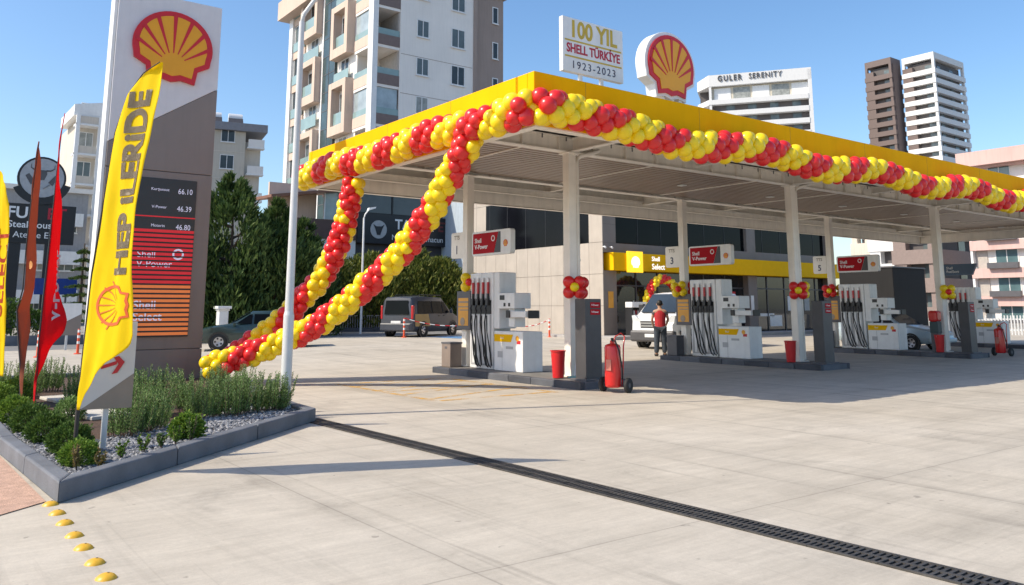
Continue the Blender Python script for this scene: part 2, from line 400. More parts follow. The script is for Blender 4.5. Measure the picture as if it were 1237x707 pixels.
while cnt < 9000:
    x = rg.uniform(1.2,5.0); y = 8.0 + (rg.random()**1.5) * 7.5
    if not inside(x, y, inn): continue
    edge = (y - 7.92) - (x - 1.30) * .905       # distance behind the diagonal kerb
    if edge > 1.7 + rg.uniform(-.3,.3) and x > 1.9: continue
    s = rg.uniform(.014,.03); a = rg.uniform(0,6.28); ca, sa = math.cos(a), math.sin(a); fx, fy, fz = rg.uniform(.7,1.3), rg.uniform(.6,1.1), rg.uniform(.5,.9)
    z = .105 + s*.35*fz + rg.uniform(0,.014)
    mb.add([(x + s*(vx*fx*ca - vy*fy*sa), y + s*(vx*fx*sa + vy*fy*ca), z + s*vz*fz) for vx,vy,vz in ico], icf); cnt += 1
tag(mb.build('gravel', gm, fix=False), 'grey crushed gravel spread in the planter bed', 'gravel', kind='stuff')
slabm = M('pale stone slab', (.55,.52,.47), .8, var=.1, scale=5, bump=.2, bscale=50)
for x, y, rz, lab in ((2.55,12.9,.25,'pale stepping stone in the mulch nearest the yellow blade flag'),(2.55,15.4,.15,'pale stepping stone between the red flag and the rosemary')):
    mb = MB(); mb.box(-.3,.3,-.42,.42,0,.05); tag(mb.build('stepping_stone', slabm, None, (x,y,.108), rz, .012), lab, 'stepping stone', 'stepping stones')

# ------------------------------------------------------------------ plants
g_ros = leafmat('rosemary leaf', (.09,.15,.045), (.19,.31,.09), (.36,.48,.20), trans=.4)
g_box = leafmat('boxwood leaf', (.06,.13,.016), (.16,.27,.035), (.28,.40,.06))
g_box2 = leafmat('dark boxwood leaf', (.04,.085,.016), (.085,.155,.03), (.16,.25,.05))
g_con = leafmat('conifer leaf', (.03,.062,.018), (.07,.125,.032), (.15,.205,.055))
g_hed = leafmat('hedge leaf', (.055,.085,.016), (.15,.19,.035), (.30,.29,.07))
g_dry = leafmat('dry leaf', (.15,.12,.04), (.28,.20,.08), (.12,.15,.04))
bark = M('bark', (.10,.07,.05), .9, var=.3, scale=8, bump=.6, bscale=20)
def leaf(mb, p, d, L_, W_, rr, m=0, fold=.25):
    d = Vector(d).normalized(); q = Vector((rr.uniform(-1,1), rr.uniform(-1,1), rr.uniform(-1,1)))
    s = d.cross(q)
    if s.length < .05: s = d.orthogonal()
    s.normalize(); p = Vector(p); mid = p + d * L_ * .5; nrm = s.cross(d) * W_ * fold
    mb.add([p, mid + s*W_*.5 + nrm, p + d*L_, mid - s*W_*.5 + nrm], [(0,1,2,3)], m)
def ros_mesh(seed, nsp=54, h=.60, rad=.35):
    rr = random.Random(seed); mb = MB(); st = MB()
    for i in range(nsp):
        a = rr.uniform(0,6.28); r0 = rad * .55 * math.sqrt(rr.random()); lean = rr.uniform(.05,.5)
        hh = h * rr.uniform(.45,1.08) * (1 - .25*(r0/rad)); b = Vector((math.cos(a)*r0, math.sin(a)*r0, 0)); a2 = a + rr.uniform(-.6,.6)
        pts = []
        for k in range(7):
            t = k/6; pts.append(b + Vector((math.cos(a2)*lean*hh*t*(1-.35*t), math.sin(a2)*lean*hh*t*(1-.35*t), hh*t)))
        st.tube(pts, .004, 4, 0, False, .002)
        for k in range(46):
            t = .12 + .88*k/45; f = t*6; i0 = min(int(f),5); p = pts[i0].lerp(pts[i0+1], f-i0); dr = (pts[i0+1]-pts[i0]).normalized(); th = k*2.4 + rr.uniform(-.5,.5)
            side = dr.orthogonal().normalized(); side = Matrix.Rotation(th, 3, dr) @ side
            leaf(mb, p, dr*.9 + side*.75, .05*(1.15-.5*t), .0135, rr)
    return mb, st
def round_bush(seed, r, n=900, ls=.035, squash=.85):
    rr = random.Random(seed); mb = MB(); cl = [(rr.uniform(0,6.28), rr.uniform(-.35,1), rr.uniform(.78,1.06)) for _ in range(34)]
    for i in range(n):
        a, cz, k = cl[rr.randrange(34)]; cr_ = math.sqrt(max(1-cz*cz,0)); c = Vector((math.cos(a)*cr_, math.sin(a)*cr_, cz*squash)) * r * k
        cc = Vector((rr.gauss(0,1), rr.gauss(0,1), rr.gauss(0,1))).normalized(); kk = rr.uniform(.66,.98)*(1+.16*math.sin(cc.x*5+seed)*math.cos(cc.y*5+cc.z*4+seed)) + (rr.uniform(0,.22) if rr.random() < .08 else 0); c = Vector((cc.x, cc.y, cc.z*squash))*r*kk; p = c.copy(); p.z = max(p.z + r*squash*.8, .01)
        d = c.normalized()*.9 + Vector((rr.uniform(-.8,.8), rr.uniform(-.8,.8), rr.uniform(-.2,.9)))
        leaf(mb, p, d, ls*rr.uniform(.7,1.3), ls*.55, rr)
    return mb
def stalks(r, n=7, h=.2):
    mb = MB()
    for i in range(n):
        a = i*2.4; mb.tube([(0,0,0),(math.cos(a)*r*.4, math.sin(a)*r*.4, h)], .008, 5, 0, True, .004)
    return mb
def plant(name, label, cat, group, loc, crown, trunk, cm, rz=0, cname='foliage', tname='stem'):
    t = thing(name, label, cat, loc, rz, group)
    trunk.build(tname, bark, t, fix=False); crown.build(cname, cm, t, fix=False); return t
BZ = .11
ros_spots = [(2.75,11.0,'nearest the arrow sign post'),(3.62,11.8,'in the middle of the front row'),(4.0,11.75,'third from the lamp post in the front row'),
 (4.35,11.95,'second from the lamp post'),(4.66,11.95,'touching the lamp post'),(3.1,12.5,'behind the front row near the yellow flag'),(3.75,12.7,'behind the front row below the price panel'),
 (4.4,12.9,'behind the front row below the balloons'),(2.75,13.6,'beside the pale stepping stone'),(4.7,13.9,'in the back row nearest the balloon garland end'),(3.5,14.3,'in the back row below the price sign')]
protos = []
for k in range(3):
    c, s_ = ros_mesh(20 + k)
    protos.append((c.mesh('rosemary_foliage', g_ros), s_.mesh('rosemary_stem', bark)))
for i, (x, y, lab) in enumerate(ros_spots):
    t = thing('rosemary_bush', 'upright rosemary bush ' + lab, 'shrub', (x,y,BZ), random.uniform(0,6.28), 'rosemary bushes in the planter')
    f, s_ = protos[i % 3]; k = random.uniform(.84,1.14)
    for nm, me in (('foliage', f), ('stem', s_)):
        o = bpy.data.objects.new(nm, me); COL.objects.link(o); o.parent = t
    t.scale = (k*1.08, k*1.08, k*(.98 if i < 6 else .9))
for x, y, lab in ((2.42,10.7,'low rosemary bush right behind the arrow sign post'),(2.05,16.2,'greyish upright bush behind the red flag'),(2.5,17.2,'greyish upright bush left of the price sign, behind the stepping stones'),(1.55,16.8,'greyish upright bush behind the brown flag'),(2.65,14.9,'greyish sparse bush between the yellow flag and the price sign')):
    t = thing('rosemary_bush', lab, 'shrub', (x,y,BZ), random.uniform(0,6.28), 'rosemary bushes in the planter'); f, s_ = protos[random.randrange(3)]
    for nm, me in (('foliage', f), ('stem', s_)):
        o = bpy.data.objects.new(nm, me); COL.objects.link(o); o.parent = t
    t.scale = (1.1,1.1,1.0)
for i, (x, y, r, m, lab) in enumerate(((1.66,9.7,.24,g_box2,'round dark box bush in front of the yellow flag'),(1.60,10.7,.25,g_box2,'round box bush behind the first one, beside the pale gravel'),(1.55,11.7,.25,g_box2,'round box bush at the foot of the red flag'),
    (1.5,12.75,.26,g_box,'round box bush at the foot of the brown flag'),(1.40,14.2,.32,g_box,'round box bush beside the leftmost yellow flag'),(1.75,15.1,.3,g_box,'low round bush farthest along the pavement kerb'),
    (2.92,10.05,.2,g_box,'small bright green bush with broad leaves near the kerb'),(1.62,8.95,.19,g_box,'small loose box bush close to the kerb corner'),(2.15,12.7,.22,g_ros,'low greyish bush between the flags'))):
    plant('box_bush', lab, 'shrub', 'box bushes in the planter', (x,y,BZ), round_bush(40+i, r*.86, int(4200 if r > .22 else 2200), .034 if i != 6 else .05), stalks(r), m)
for i, (x, y, h, m, lab) in enumerate(((1.75,8.70,.16,g_dry,'dry yellowish seedling at the kerb corner'),(2.02,9.05,.18,g_box,'green seedling first along the kerb from the corner'),(2.27,9.28,.20,g_box,'green seedling just in front of the arrow sign post'),
    (2.50,9.50,.17,g_box2,'seedling second past the arrow sign post'),(2.68,9.62,.21,g_box,'seedling between the arrow sign post and the bright bush'),(2.86,9.68,.27,g_box2,'tallest dark seedling just before the bright bush'),(1.55,8.62,.22,g_dry,'browned seedling at the kerb tip'))):
    rr = random.Random(70+i); mb = MB(); st = MB()
    for k in range(5):
        a = rr.uniform(0,6.28); q = Vector((math.cos(a)*.05, math.sin(a)*.05, h*rr.uniform(.7,1.1))); st.tube([(0,0,0), q], .004, 4)
        for j in range(26): leaf(mb, q*rr.uniform(.25,1), (rr.uniform(-1,1), rr.uniform(-1,1), rr.uniform(0,1)), .034, .02, rr)
    plant('seedling', lab, 'plant', 'seedlings along the kerb', (x,y,BZ), mb, st, m)
# ------------------------------------------------------------------ fuel canopy (origin at the foot of its first front column)
XC = [11.78 + 8.17*i for i in range(4)]
YF, YB = 13.5, 17.45
FX0, FX1, FY0, FY1, FZ0, FZ1 = 8.28, 39.0, 10.35, 19.55, 4.58, 5.5
can = thing('fuel_canopy', 'long yellow fascia forecourt canopy on cream steel columns', 'canopy')
def P3(name, mb, m, bevel=0, parent=can): return mb.build(name, m, parent, bevel=bevel)
mb = MB(); mb.box(FX0, FX1, FY0, FY0+.18, FZ0, FZ1)
P3('fascia', mb, yel, .012)
mb = MB(); mb.box(FX0, FX0+.18, FY0+.183, 17.0, FZ0, FZ1); mb.box(FX0+.004, FX0+.18, 17.004, FY1-.183, FZ0, FZ1-.004); P3('fascia', mb, yel, .012)
mb = MB(); mb.box(FX0, FX1, FY1-.18, FY1, FZ0, FZ1); P3('fascia', mb, yel, .012)
mb = MB(); mb.box(FX1-.18, FX1, FY0+.183, FY1-.183, FZ0, FZ1); P3('fascia', mb, yel)
mb = MB()
k = FX0 + 1.15
while k < FX1: mb.box(k, k+.008, FY0-.002, FY0+.01, FZ0+.01, FZ1-.01); k += 3.0
for y in (12.9, 15.4): mb.box(FX0-.002, FX0+.01, y, y+.008, FZ0+.01, FZ1-.01)
P3('fascia_joint', mb, M('fascia joint', (.35,.22,.01), .6))
mb = MB(); mb.box(FX0+.19, FX1-.19, FY0+.19, FY1-.19, 5.38, 5.44); P3('roof', mb, deck_m)
mb = MB(); mb.box(FX0+.19, FX1-.19, FY0+.183, FY0+.2, FZ0-.02, 5.37); mb.box(FX0+.02, FX1-.02, FY0+.012, FY0+.2, FZ0-.024, FZ0-.003); P3('inner_lining', mb, steel)
mb = MB(); mb.box(FX0+.19, FX1-.19, FY1-.2, FY1-.183, FZ0-.02, 5.37); mb.box(FX0+.02, FX1-.02, FY1-.2, FY1-.012, FZ0-.024, FZ0-.003); P3('inner_lining', mb, steel)
mb = MB(); mb.box(FX0+.183, FX0+.2, FY0+.21, FY1-.21, FZ0-.02, 5.37); mb.box(FX0+.012, FX0+.2, FY0+.21, FY1-.21, FZ0-.024, FZ0-.003); P3('inner_lining', mb, steel)
mb = MB(); mb.box(FX1-.2, FX1-.183, FY0+.21, FY1-.21, FZ0-.02, 5.37); mb.box(FX1-.2, FX1-.012, FY0+.21, FY1-.21, FZ0-.024, FZ0-.003); P3('inner_lining', mb, steel)
# ribbed roof deck underside in the outer bays
mb = MB()
for y0, y1 in ((FY0+.25, YF-.1), (YB+.1, FY1-.25)):
    x = FX0 + .3
    while x < FX1 - .4: mb.box(x, x+.12, y0, y1, 5.335, 5.379); x += .25
y = YF
x = FX0+.3
while x < XC[0]-1.9 and False: x += 1
P3('deck_rib', mb, deck_m)
def ibeam(mb, a, b, h, wd, axis):
    z = (a[2] + b[2]) / 2
    if axis == 'x':
        mb.box(a[0], b[0], a[1]-wd/2, a[1]+wd/2, z-h/2, z-h/2+.022); mb.box(a[0], b[0], a[1]-wd/2, a[1]+wd/2, z+h/2-.022, z+h/2)
        mb.box(a[0], b[0], a[1]-.012, a[1]+.012, z-h/2+.023, z+h/2-.023)
    else:
        mb.box(a[0]-wd/2, a[0]+wd/2, a[1], b[1], z-h/2, z-h/2+.022); mb.box(a[0]-wd/2, a[0]+wd/2, a[1], b[1], z+h/2-.022, z+h/2)
        mb.box(a[0]-.012, a[0]+.012, a[1], b[1], z-h/2+.023, z+h/2-.023)
for y in (YF, YB):
    mb = MB(); ibeam(mb, (FX0+.45, y, 5.14), (FX1-.4, y, 5.14), .34, .22, 'x')
    x = FX0 + 1.1
    while x < FX1 - .5: mb.box(x, x+.016, y-.10, y-.013, 4.994, 5.287); x += 1.02
    P3('main_beam', mb, steel)
bolt = MB()
x = FX0 + .6
while x < FX1 - .5:
    bolt.box(x, x+.025, YF-.115, YF-.10, 5.20, 5.29); x += .68
P3('beam_clip', bolt, dark)
for y, z, h in ((FY0+.42, 4.98, .20), (11.75, 5.22, .13), (FY1-.42, 4.98, .20), (18.5, 5.22, .13)):
    mb = MB(); ibeam(mb, (FX0+.25, y, z), (FX1-.25, y, z), h, .13, 'x'); P3('purlin', mb, steel)
for x in (FX0+.42, FX1-.42):
    mb = MB(); ibeam(mb, (x, FY0+.25, 5.0), (x, FY1-.25, 5.0), .22, .14, 'y'); P3('edge_beam', mb, steel)
for i, xc in enumerate(XC):
    for y0, y1 in ((FY0+.2, YF-.14), (YB+.14, FY1-.2)):
        mb = MB(); ibeam(mb, (xc, y0, 5.12), (xc, y1, 5.12), .30, .16, 'y'); P3('cantilever_beam', mb, steel)
    for xm in ([xc + 4.08] if i < 3 else []):
        for y0, y1 in ((FY0+.2, YF-.14), (YB+.14, FY1-.2)):
            mb = MB(); ibeam(mb, (xm, y0, 5.16), (xm, y1, 5.16), .2, .12, 'y'); P3('cantilever_beam', mb, steel)
    for y in (YF, YB):
        mb = MB(); s = .105
        mb.box(xc-s, xc+s, y-s, y+s, .15 + gz(xc,y), 4.965); mb.box(xc-.2, xc+.2, y-.2, y+.2, .151 + gz(xc,y), .175 + gz(xc,y)); mb.box(xc-.17, xc+.17, y-.17, y+.17, 4.94, 4.968)
        c = P3('column', mb, steel, .012)
        if y == YF:
            mb = MB(); px = xc + s + .075; py = y - .05
            mb.tube([(xc+.75, py-.12, 5.08),(xc+.50,py-.1,4.98),(px+.12,py-.02,4.93),(px+.03,py,4.87),(px,py,4.75),(px,py,.2)], .05, 10)
            for z in (1.2,2.6,4.0): mb.box(xc+s+.001, px+.06, py-.03, py+.03, z, z+.03)
            mb.build('downpipe', steel, c)
# inner ceiling: ribbed sheet between the two main beams, ribs along the building
mb = MB(); y = YF + .13; prof = []
while y < YB - .13:
    for dy, z in ((0,5.035),(.13,5.035),(.138,5.11),(.18,5.11),(.19,5.035)): prof.append((y+dy, z))
    y += .195
vs = []; fs = []
for yy, z in prof: vs += [(FX0+.55, yy, z), (FX1-.5, yy, z)]
for i in range(len(prof)-1): fs.append((2*i, 2*i+1, 2*i+3, 2*i+2))
mb.add(vs, fs); P3('ceiling_sheet', mb, soffit_m)
mb = MB()
x = XC[0] - 1.15
while x < FX1 - 1: mb = MB(); mb.box(x, x+.05, YF+.12, YB-.12, 5.012, 5.034); P3('ceiling_trim', mb, steel); x += 4.085
lamp_m = M('ceiling lamp diffuser', (.75,.75,.72), .3)
for i in range(7):
    mb = MB(); cx_ = XC[0] + 1.9 + 4.085*i; mb.box(cx_-.1, cx_+.1, 15.4, 15.6, 5.0, 5.03); P3('ceiling_lamp', mb, lamp_m, .01)

# ------------------------------------------------------------------ roof signs
t = thing('anniversary_board', 'white board with gold 100 YIL lettering on the canopy roof', 'sign', (9.97, 10.75, 5.5))
mb = MB(); mb.box(-.75,.75,-.05,.05,.26,1.28); mb.build('board', white, t, bevel=.008)
mb = MB()
for x in (-.3,.22): mb.bar((x,0,0),(x,0,.30),.06,.06); mb.box(x-.09,x+.09,-.08,.12,0,.02)
mb.build('stand', white, t)
text('lettering', '100 YIL', .44, txt_gold, t, (0,-.052,1.06), RX, bold=.012, sx=.86)
text('lettering', 'SHELL TÜRKİYE', .235, txt_red, t, (0,-.052,.70), RX, bold=.006, sx=.80)
text('lettering', '1923-2023', .20, txt_dk, t, (0,-.052,.40), RX, sx=1.0, spacing=1.3)
mb = MB()
for z in (.835, .535): mb.box(-.7,.7,-.056,-.0505,z,z+.028)
mb.build('gold_rule', txt_gold, t)
t = thing('scallop_sign', 'red and yellow scallop sign standing on the canopy roof', 'sign', (12.1, 10.75, 5.5))
pecten(t, lambda u, v, d: (u, -d, v + .86), .64, backing=.26)
mb = MB()
for x in (-.22, .05, .28): mb.box(x-.04, x+.04, .02, .2, 0, .2)
mb.box(-.45,.5,.04,.18,.0,.04); mb.build('stand', steel, t)

# ------------------------------------------------------------------ pump islands
def island(i):
    xc = XC[i]; t = thing('pump_island', ['kerbed pump island nearest the camera, carrying pump 1', 'pump island in the middle, carrying pump 3', 'pump island carrying pump 5 under the third sign', 'farthest pump island, under the blue sign'][i], 'pump island', (xc, 15, gz(xc,17)), 0, 'pump islands')
    y0, y1 = 12.35-15, 17.85-15; dkm = M('dark painted kerb %d' % i, (.055,.058,.07), .65, var=.3, scale=3)
    def st(dark_, *a): mb = MB(); mb.box(*a); mb.build('kerb_stone', dkm if dark_ else isl_m, t, bevel=.02)
    n = 7
    for k in range(n):
        a = y0 + (y1-y0)*k/n; b = y0 + (y1-y0)*(k+1)/n - .006
        st(not k % 2, -.78, -.66, a, b, -.15, .15); st(not k % 2, .45, .57, a, b, -.15, .15)
    st(False, -.655,.445,y0,y0+.12,-.15,.15); st(True, -.655,.445,y1-.12,y1,-.15,.15)
    mb = MB(); mb.box(-.658,.448,y0+.122,y1-.122,-.1,.146); mb.build('surface', isl_top, t)
for i in range(4): island(i)

hose_m = M('hose rubber', (.012,.012,.012), .5)
noz_r = M('nozzle red', (.45,.015,.02), .4)
gray_pl = M('light grey plastic', (.42,.42,.43), .4, var=.05)
def make_pump():
    t = thing('fuel_pump', '', 'fuel pump', (XC[0]+.09, 15.6, .15), 0, 'white fuel pumps')
    mb = MB(); mb.box(-.25,.27,.52,1.5,.0,2.28); mb.box(-.235,.27,.3,.518,.95,2.28); mb.build('housing', white, t, bevel=.02)
    mb = MB(); mb.box(-.256,-.2505,.60,1.44,.08,1.28); mb.build('hose_panel', gray_pl, t)
    mb = MB(); mb.box(-.262,-.2505,.60,1.44,1.29,1.62); mb.build('nozzle_boot', black, t, bevel=.004)
    for j in range(4):
        y = .70 + .21*j
        mb = MB(); mb.box(-.30,-.263,y-.035,y+.035,1.78,2.05,0); mb.box(-.30,-.263,y-.028,y+.028,2.052,2.16,1); mb.box(-.33,-.263,y-.05,y+.05,1.50,1.66,2); mb.box(-.31,-.264,y-.03,y+.03,1.66,1.78,2)
        mb.tube([(-.33,y,1.50),(-.36,y,1.42),(-.33,y,1.36)], .024, 8, 2)
        mb.build('nozzle', [noz_r, white, black], t, bevel=.006)
        mb = MB(); s = (-1)**j * .05
        mb.tube([(-.33,y,1.38),(-.37,y+s*.3,1.1),(-.36,y-.06+s,.7),(-.37,y-.12+s,.32),(-.36,y-.20+s,.10),(-.34,y-.26+s,.06),(-.32,y-.22,.10),(-.28,y-.10,.35),(-.258,y+.06,.9),(-.258,y+.085,1.25)], .017, 8)
        mb.build('hose', hose_m, t)
        mb = MB(); mb.box(-.268,-.2565,y-.055,y+.04,.12,1.27); mb.build('hose_guide', white, t, bevel=.004)
    mb = MB(); mb.box(-.29,.20,-.36,.297,1.42,1.78); mb.box(-.20,.12,-.25,-.02,1.0,1.42); mb.build('display_head', white, t, bevel=.015)
    mb = MB(); mb.box(-.298,-.2905,.02,.20,1.62,1.73); mb.build('display', black, t)
    for y in (-.02,-.2): mb = MB(); mb.box(-.298,-.2905,y,y+.07,1.47,1.55); mb.build('keypad', black, t)
    mb = MB(); mb.box(-.27,.15,-.75,-.02,1.22,1.36); mb.build('card_reader', white, t, bevel=.01)
    mb = MB(); mb.box(-.20,.10,-.79,-.752,1.20,1.38); mb.build('reader_cover', black, t, bevel=.008); mb = MB(); mb.box(-.30,-.272,-.18,-.04,1.21,1.38); mb.build('card_slot', black, t, bevel=.008)
    mb = MB(); mb.box(-.28,.30,-.66,.44,0,.90); mb.build('cabinet', white, t, bevel=.015)
    mb = MB(); mb.prism([(.43,.66),(.43,.83),(-.30,.83),(-.22,.66)], lambda u, v, d: (-.2805-d, u, v), 0, .005); mb.build('yellow_stripe', yel_p, t)
    mb = MB(); mb.lathe([(.0001,-.006),(.062,-.006),(.062,0)], (-.2805,-.46,.745), 16, 0, 'x'); mb.build('badge', pec_yel, t)
    for y0, z0, y1, z1, m_ in ((-.30,.50,-.02,.56,gray_pl),(.10,.30,.30,.44,gray_pl),(-.58,.62,-.44,.70,red_p)):
        mb = MB(); mb.box(-.2815 if z0 < 1 else -.2525,-.2803 if z0 < 1 else -.2502,y0,y1,z0,z1); mb.build('sticker', m_, t)
    mb = MB(); mb.box(-.2812,-.2803,.12,.125,.02,.64); mb.build('door_seam', black, t); mb = MB(); mb.box(-.255,.272,1.0,1.006,1.63,2.27); mb.build('housing_seam', gray_pl, t)
    text('lettering', 'Shell', .07, txt_w, t, (-.287,.12,.745), RL, ex=.001)
    return t
plabs = ['white fuel pump with hanging black hoses on the nearest island, beside sign 1', 'white fuel pump below sign 3, in front of the white van', 'white fuel pump below sign 5, in front of the dark grey block', 'farthest fuel pump, under the navy blue sign, behind the dark pillar']
pump0 = make_pump(); pump0['label'] = plabs[0]
for i in (1,2,3): copy_thing(pump0, plabs[i], (XC[i]+.09, 15.6, .15 + gz(XC[i],16)))

vp_red = M('sign red', (.42,.008,.016), .6, spec=.12); vp_blue = M('sign navy', (.02,.06,.13), .4); vp_blk = M('sign black', (.03,.025,.03), .4)
def rrect(x0, x1, y0, y1, r, n=5):
    out = []
    for cx_, cy_, a in ((x1-r,y1-r,0),(x0+r,y1-r,90),(x0+r,y0+r,180),(x1-r,y0+r,270)):
        for k in range(n+1): out.append((cx_ + r*math.cos(R(a+90*k/n)), cy_ + r*math.sin(R(a+90*k/n))))
    return out
def lane_sign(i):
    xc = XC[i]; blue = i == 3
    t = thing('fuel_grade_sign', ['white sign with red grade panel on the column beside number 1', 'white sign with red grade panel over the pump beside the white van', 'white sign with red grade panel hung in front of the dark grey block', 'small navy blue sign beyond the third front column'][i], 'sign', (xc-.02, YB-.30, 2.86), 0, 'fuel grade signs')
    mb = MB(); F = lambda u, v, d: (-d, -u, v)
    if not blue:
        mb.prism(rrect(0,1.62,0,.60,.07), F, -.07, .07); mb.build('board', white, t, bevel=.008)
    else:
        mb.prism([(0,.08),(1.15,.08),(1.35,.55),(0,.55)], F, -.06, .07); mb.build('board', vp_blue, t)
    if not blue:
        mb = MB(); mb.prism([(.06,.05),(.95,.05),(1.13,.55),(.06,.55)], F, .0705, .078); mb.build('grade_panel', vp_red, t)
        mb = MB(); mb.prism([(.96,.05),(1.22,.05),(1.22,.55),(1.14,.55)], F, .0705, .076); mb.build('black_wedge', vp_blk, t)  # black wedge of the sign's own print, beside the red panel
        text('lettering', 'Shell\nV-Power', .155, txt_w, t, (-.08,-.14,.29), RL, ex=.001, align='LEFT', bold=.003)
        mb = MB(); mb.lathe([(.05,-.082),(.075,-.082),(.075,-.07),(.05,-.07),(.05,-.082)], (0,-.92,.40), 14, 0, 'x'); mb.build('ring_mark', txt_w, t)
        pecten(t, lambda u, v, d: (-.0705-d*.2, -u-1.42, v+.26), .085)
    else:
        text('lettering', 'Shell\nFuelSave', .15, txt_w, t, (-.08,-.12,.31), RL, ex=.001, align='LEFT')
    if i == 3: return
    t2 = thing('lane_number_sign', ['white lane sign reading TTS 1', 'white lane sign reading TTS 3', 'white lane sign reading TTS 5', 'white lane sign on the farthest island'][i], 'sign', (xc-.02, YB+.13, 2.85), 0, 'lane number signs')
    mb = MB(); mb.prism(rrect(-.56,0,0,.66,.06), lambda u, v, d: (-d, -u, v), -.05, .05); mb.build('board', steel, t2, bevel=.006)
    text('lettering', 'TTS', .15, txt_g, t2, (-.053,.29,.52), RL, ex=.001, bold=.003)
    text('lettering', str(2*i+1), .30, txt_dk, t2, (-.053,.29,.2), RL, ex=.001, bold=.006)
for i in range(4): lane_sign(i)

def ad_panel():
    t = thing('poster_frame', '', 'poster frame', (XC[0]-.135, YB-.08, 1.05), 0, 'poster frames on columns')
    mb = MB(); mb.box(-.05,0,-.30,.30,0,.95); mb.build('frame', dark, t, bevel=.01)
    mb = MB(); mb.box(-.056,-.0505,-.22,.22,.10,.78); mb.build('poster', orange, t)
    mb = MB(); mb.lathe([(.0001,-.062),(.10,-.062),(.10,-.057)], (0,.02,.20), 14, 0, 'x'); mb.box(-.062,-.0565,-.22,.22,.66,.70); mb.box(-.062,-.0565,-.22,.22,.55,.575); mb.box(-.062,-.0565,-.22,.15,.47,.495)
    mb.build('print', M('poster print', (.30,.24,.18), .5), t)
    return t
ap = ad_panel(); apl = ['orange poster in a dark frame on the column beside the nearest pump', 'orange poster in a dark frame hiding part of the white van', 'orange poster in a dark frame beside the white plastic chair']
ap['label'] = apl[0]
for i in (1,2): copy_thing(ap, apl[i], (XC[i]-.135, YB-.08, 1.05+gz(XC[i],YB)))

def bucket():
    t = thing('bucket', '', 'bucket', (XC[0]-.47, 13.38, .15), 0, 'red buckets on the islands')
    mb = MB(); mb.lathe([(.0001,.01),(.115,.01),(.15,.54),(.165,.545),(.165,.565),(.143,.565),(.11,.04),(.0001,.03)], n=20); mb.build('body', M('red bucket plastic', (.62,.015,.018), .4, var=.08), t)
    mb = MB(); mb.tube([(.152*math.cos(a), .02, .53-.12*math.sin(a)) for a in [math.pi*k/8 for k in range(9)]], .006, 6); mb.build('handle', chrome, t); return t
bk = bucket(); bl = ['red bucket by the nearest front column, next to the squeegee', 'red bucket at the middle front column', 'red bucket at the third front column below the red lidded post']; bk['label'] = bl[0]
for i in (1,2): copy_thing(bk, bl[i], (XC[i]-.47, 13.42, .15))

def pillar():
    t = thing('service_pillar', '', 'service pillar', (XC[0]-.23, 12.7, .15), 0, 'dark service pillars')
    mb = MB(); mb.box(-.22,.22,-.16,.16,0,1.62); mb.build('body', dgrey, t, bevel=.012)
    mb = MB(); mb.box(-.30,.30,-.24,.24,-.006,.035); mb.build('base', dark, t, bevel=.01)
    for z in (1.30, 1.44):
        mb = MB(); mb.box(-.08,.18,-.168,-.1605,z,z+.11); l = mb.build('label', vp_red, t)
        text('lettering', 'V-Power', .055, txt_w, l, (.04,-.169,z+.055), RX, ex=.001, bold=.001)
    return t
pl = pillar(); pll = ['dark grey service pillar with two red labels beside the red wheeled extinguisher', 'dark grey service pillar at the middle island end', 'dark grey service pillar at the third island end']; pl['label'] = pll[0]
for i in (1,2): copy_thing(pl, pll[i], (XC[i]-.1, 12.66, .15))

def bin_box():
    t = thing('litter_bin', '', 'bin', (XC[0]-.42, 17.52, .15), 0, 'square litter bins')
    mb = MB(); mb.box(-.17,.17,-.2,.2,0,.56); mb.build('body', M('bin taupe metal', (.22,.17,.14), .5), t, bevel=.015)
    mb = MB(); mb.box(-.18,.18,-.21,.21,.56,.60); mb.box(-.176,-.171,-.05,.05,.44,.50); mb.build('lid', dark, t, bevel=.01); return t
bb = bin_box(); bbl = ['brown square litter bin at the back of the nearest island', 'dark square litter bin beside the person in red', 'dark square litter bin by the third island poster']; bb['label'] = bbl[0]
for i in (1,2):
    c = copy_thing(bb, bbl[i], (XC[i]-.42, 17.52, .15)); 
    for ch in c.children:
        if ch.name.startswith('body'): ch.data = ch.data.copy(); ch.data.materials[0] = dark

# squeegee leaning on the first column
t = thing('squeegee', 'pale blue squeegee leaning against the nearest front column', 'squeegee', (XC[0]-.15, 13.3, .15))
mb = MB(); mb.tube([(-.02,-.1,.02),(.14,-.03,.78)], .012, 8); mb.build('handle', chrome, t)
mb = MB(); mb.bar((-.17,-.06,.025),(.13,-.14,.025),.05,.04); mb.build('blade', M('pale teal plastic', (.25,.50,.52), .4), t)

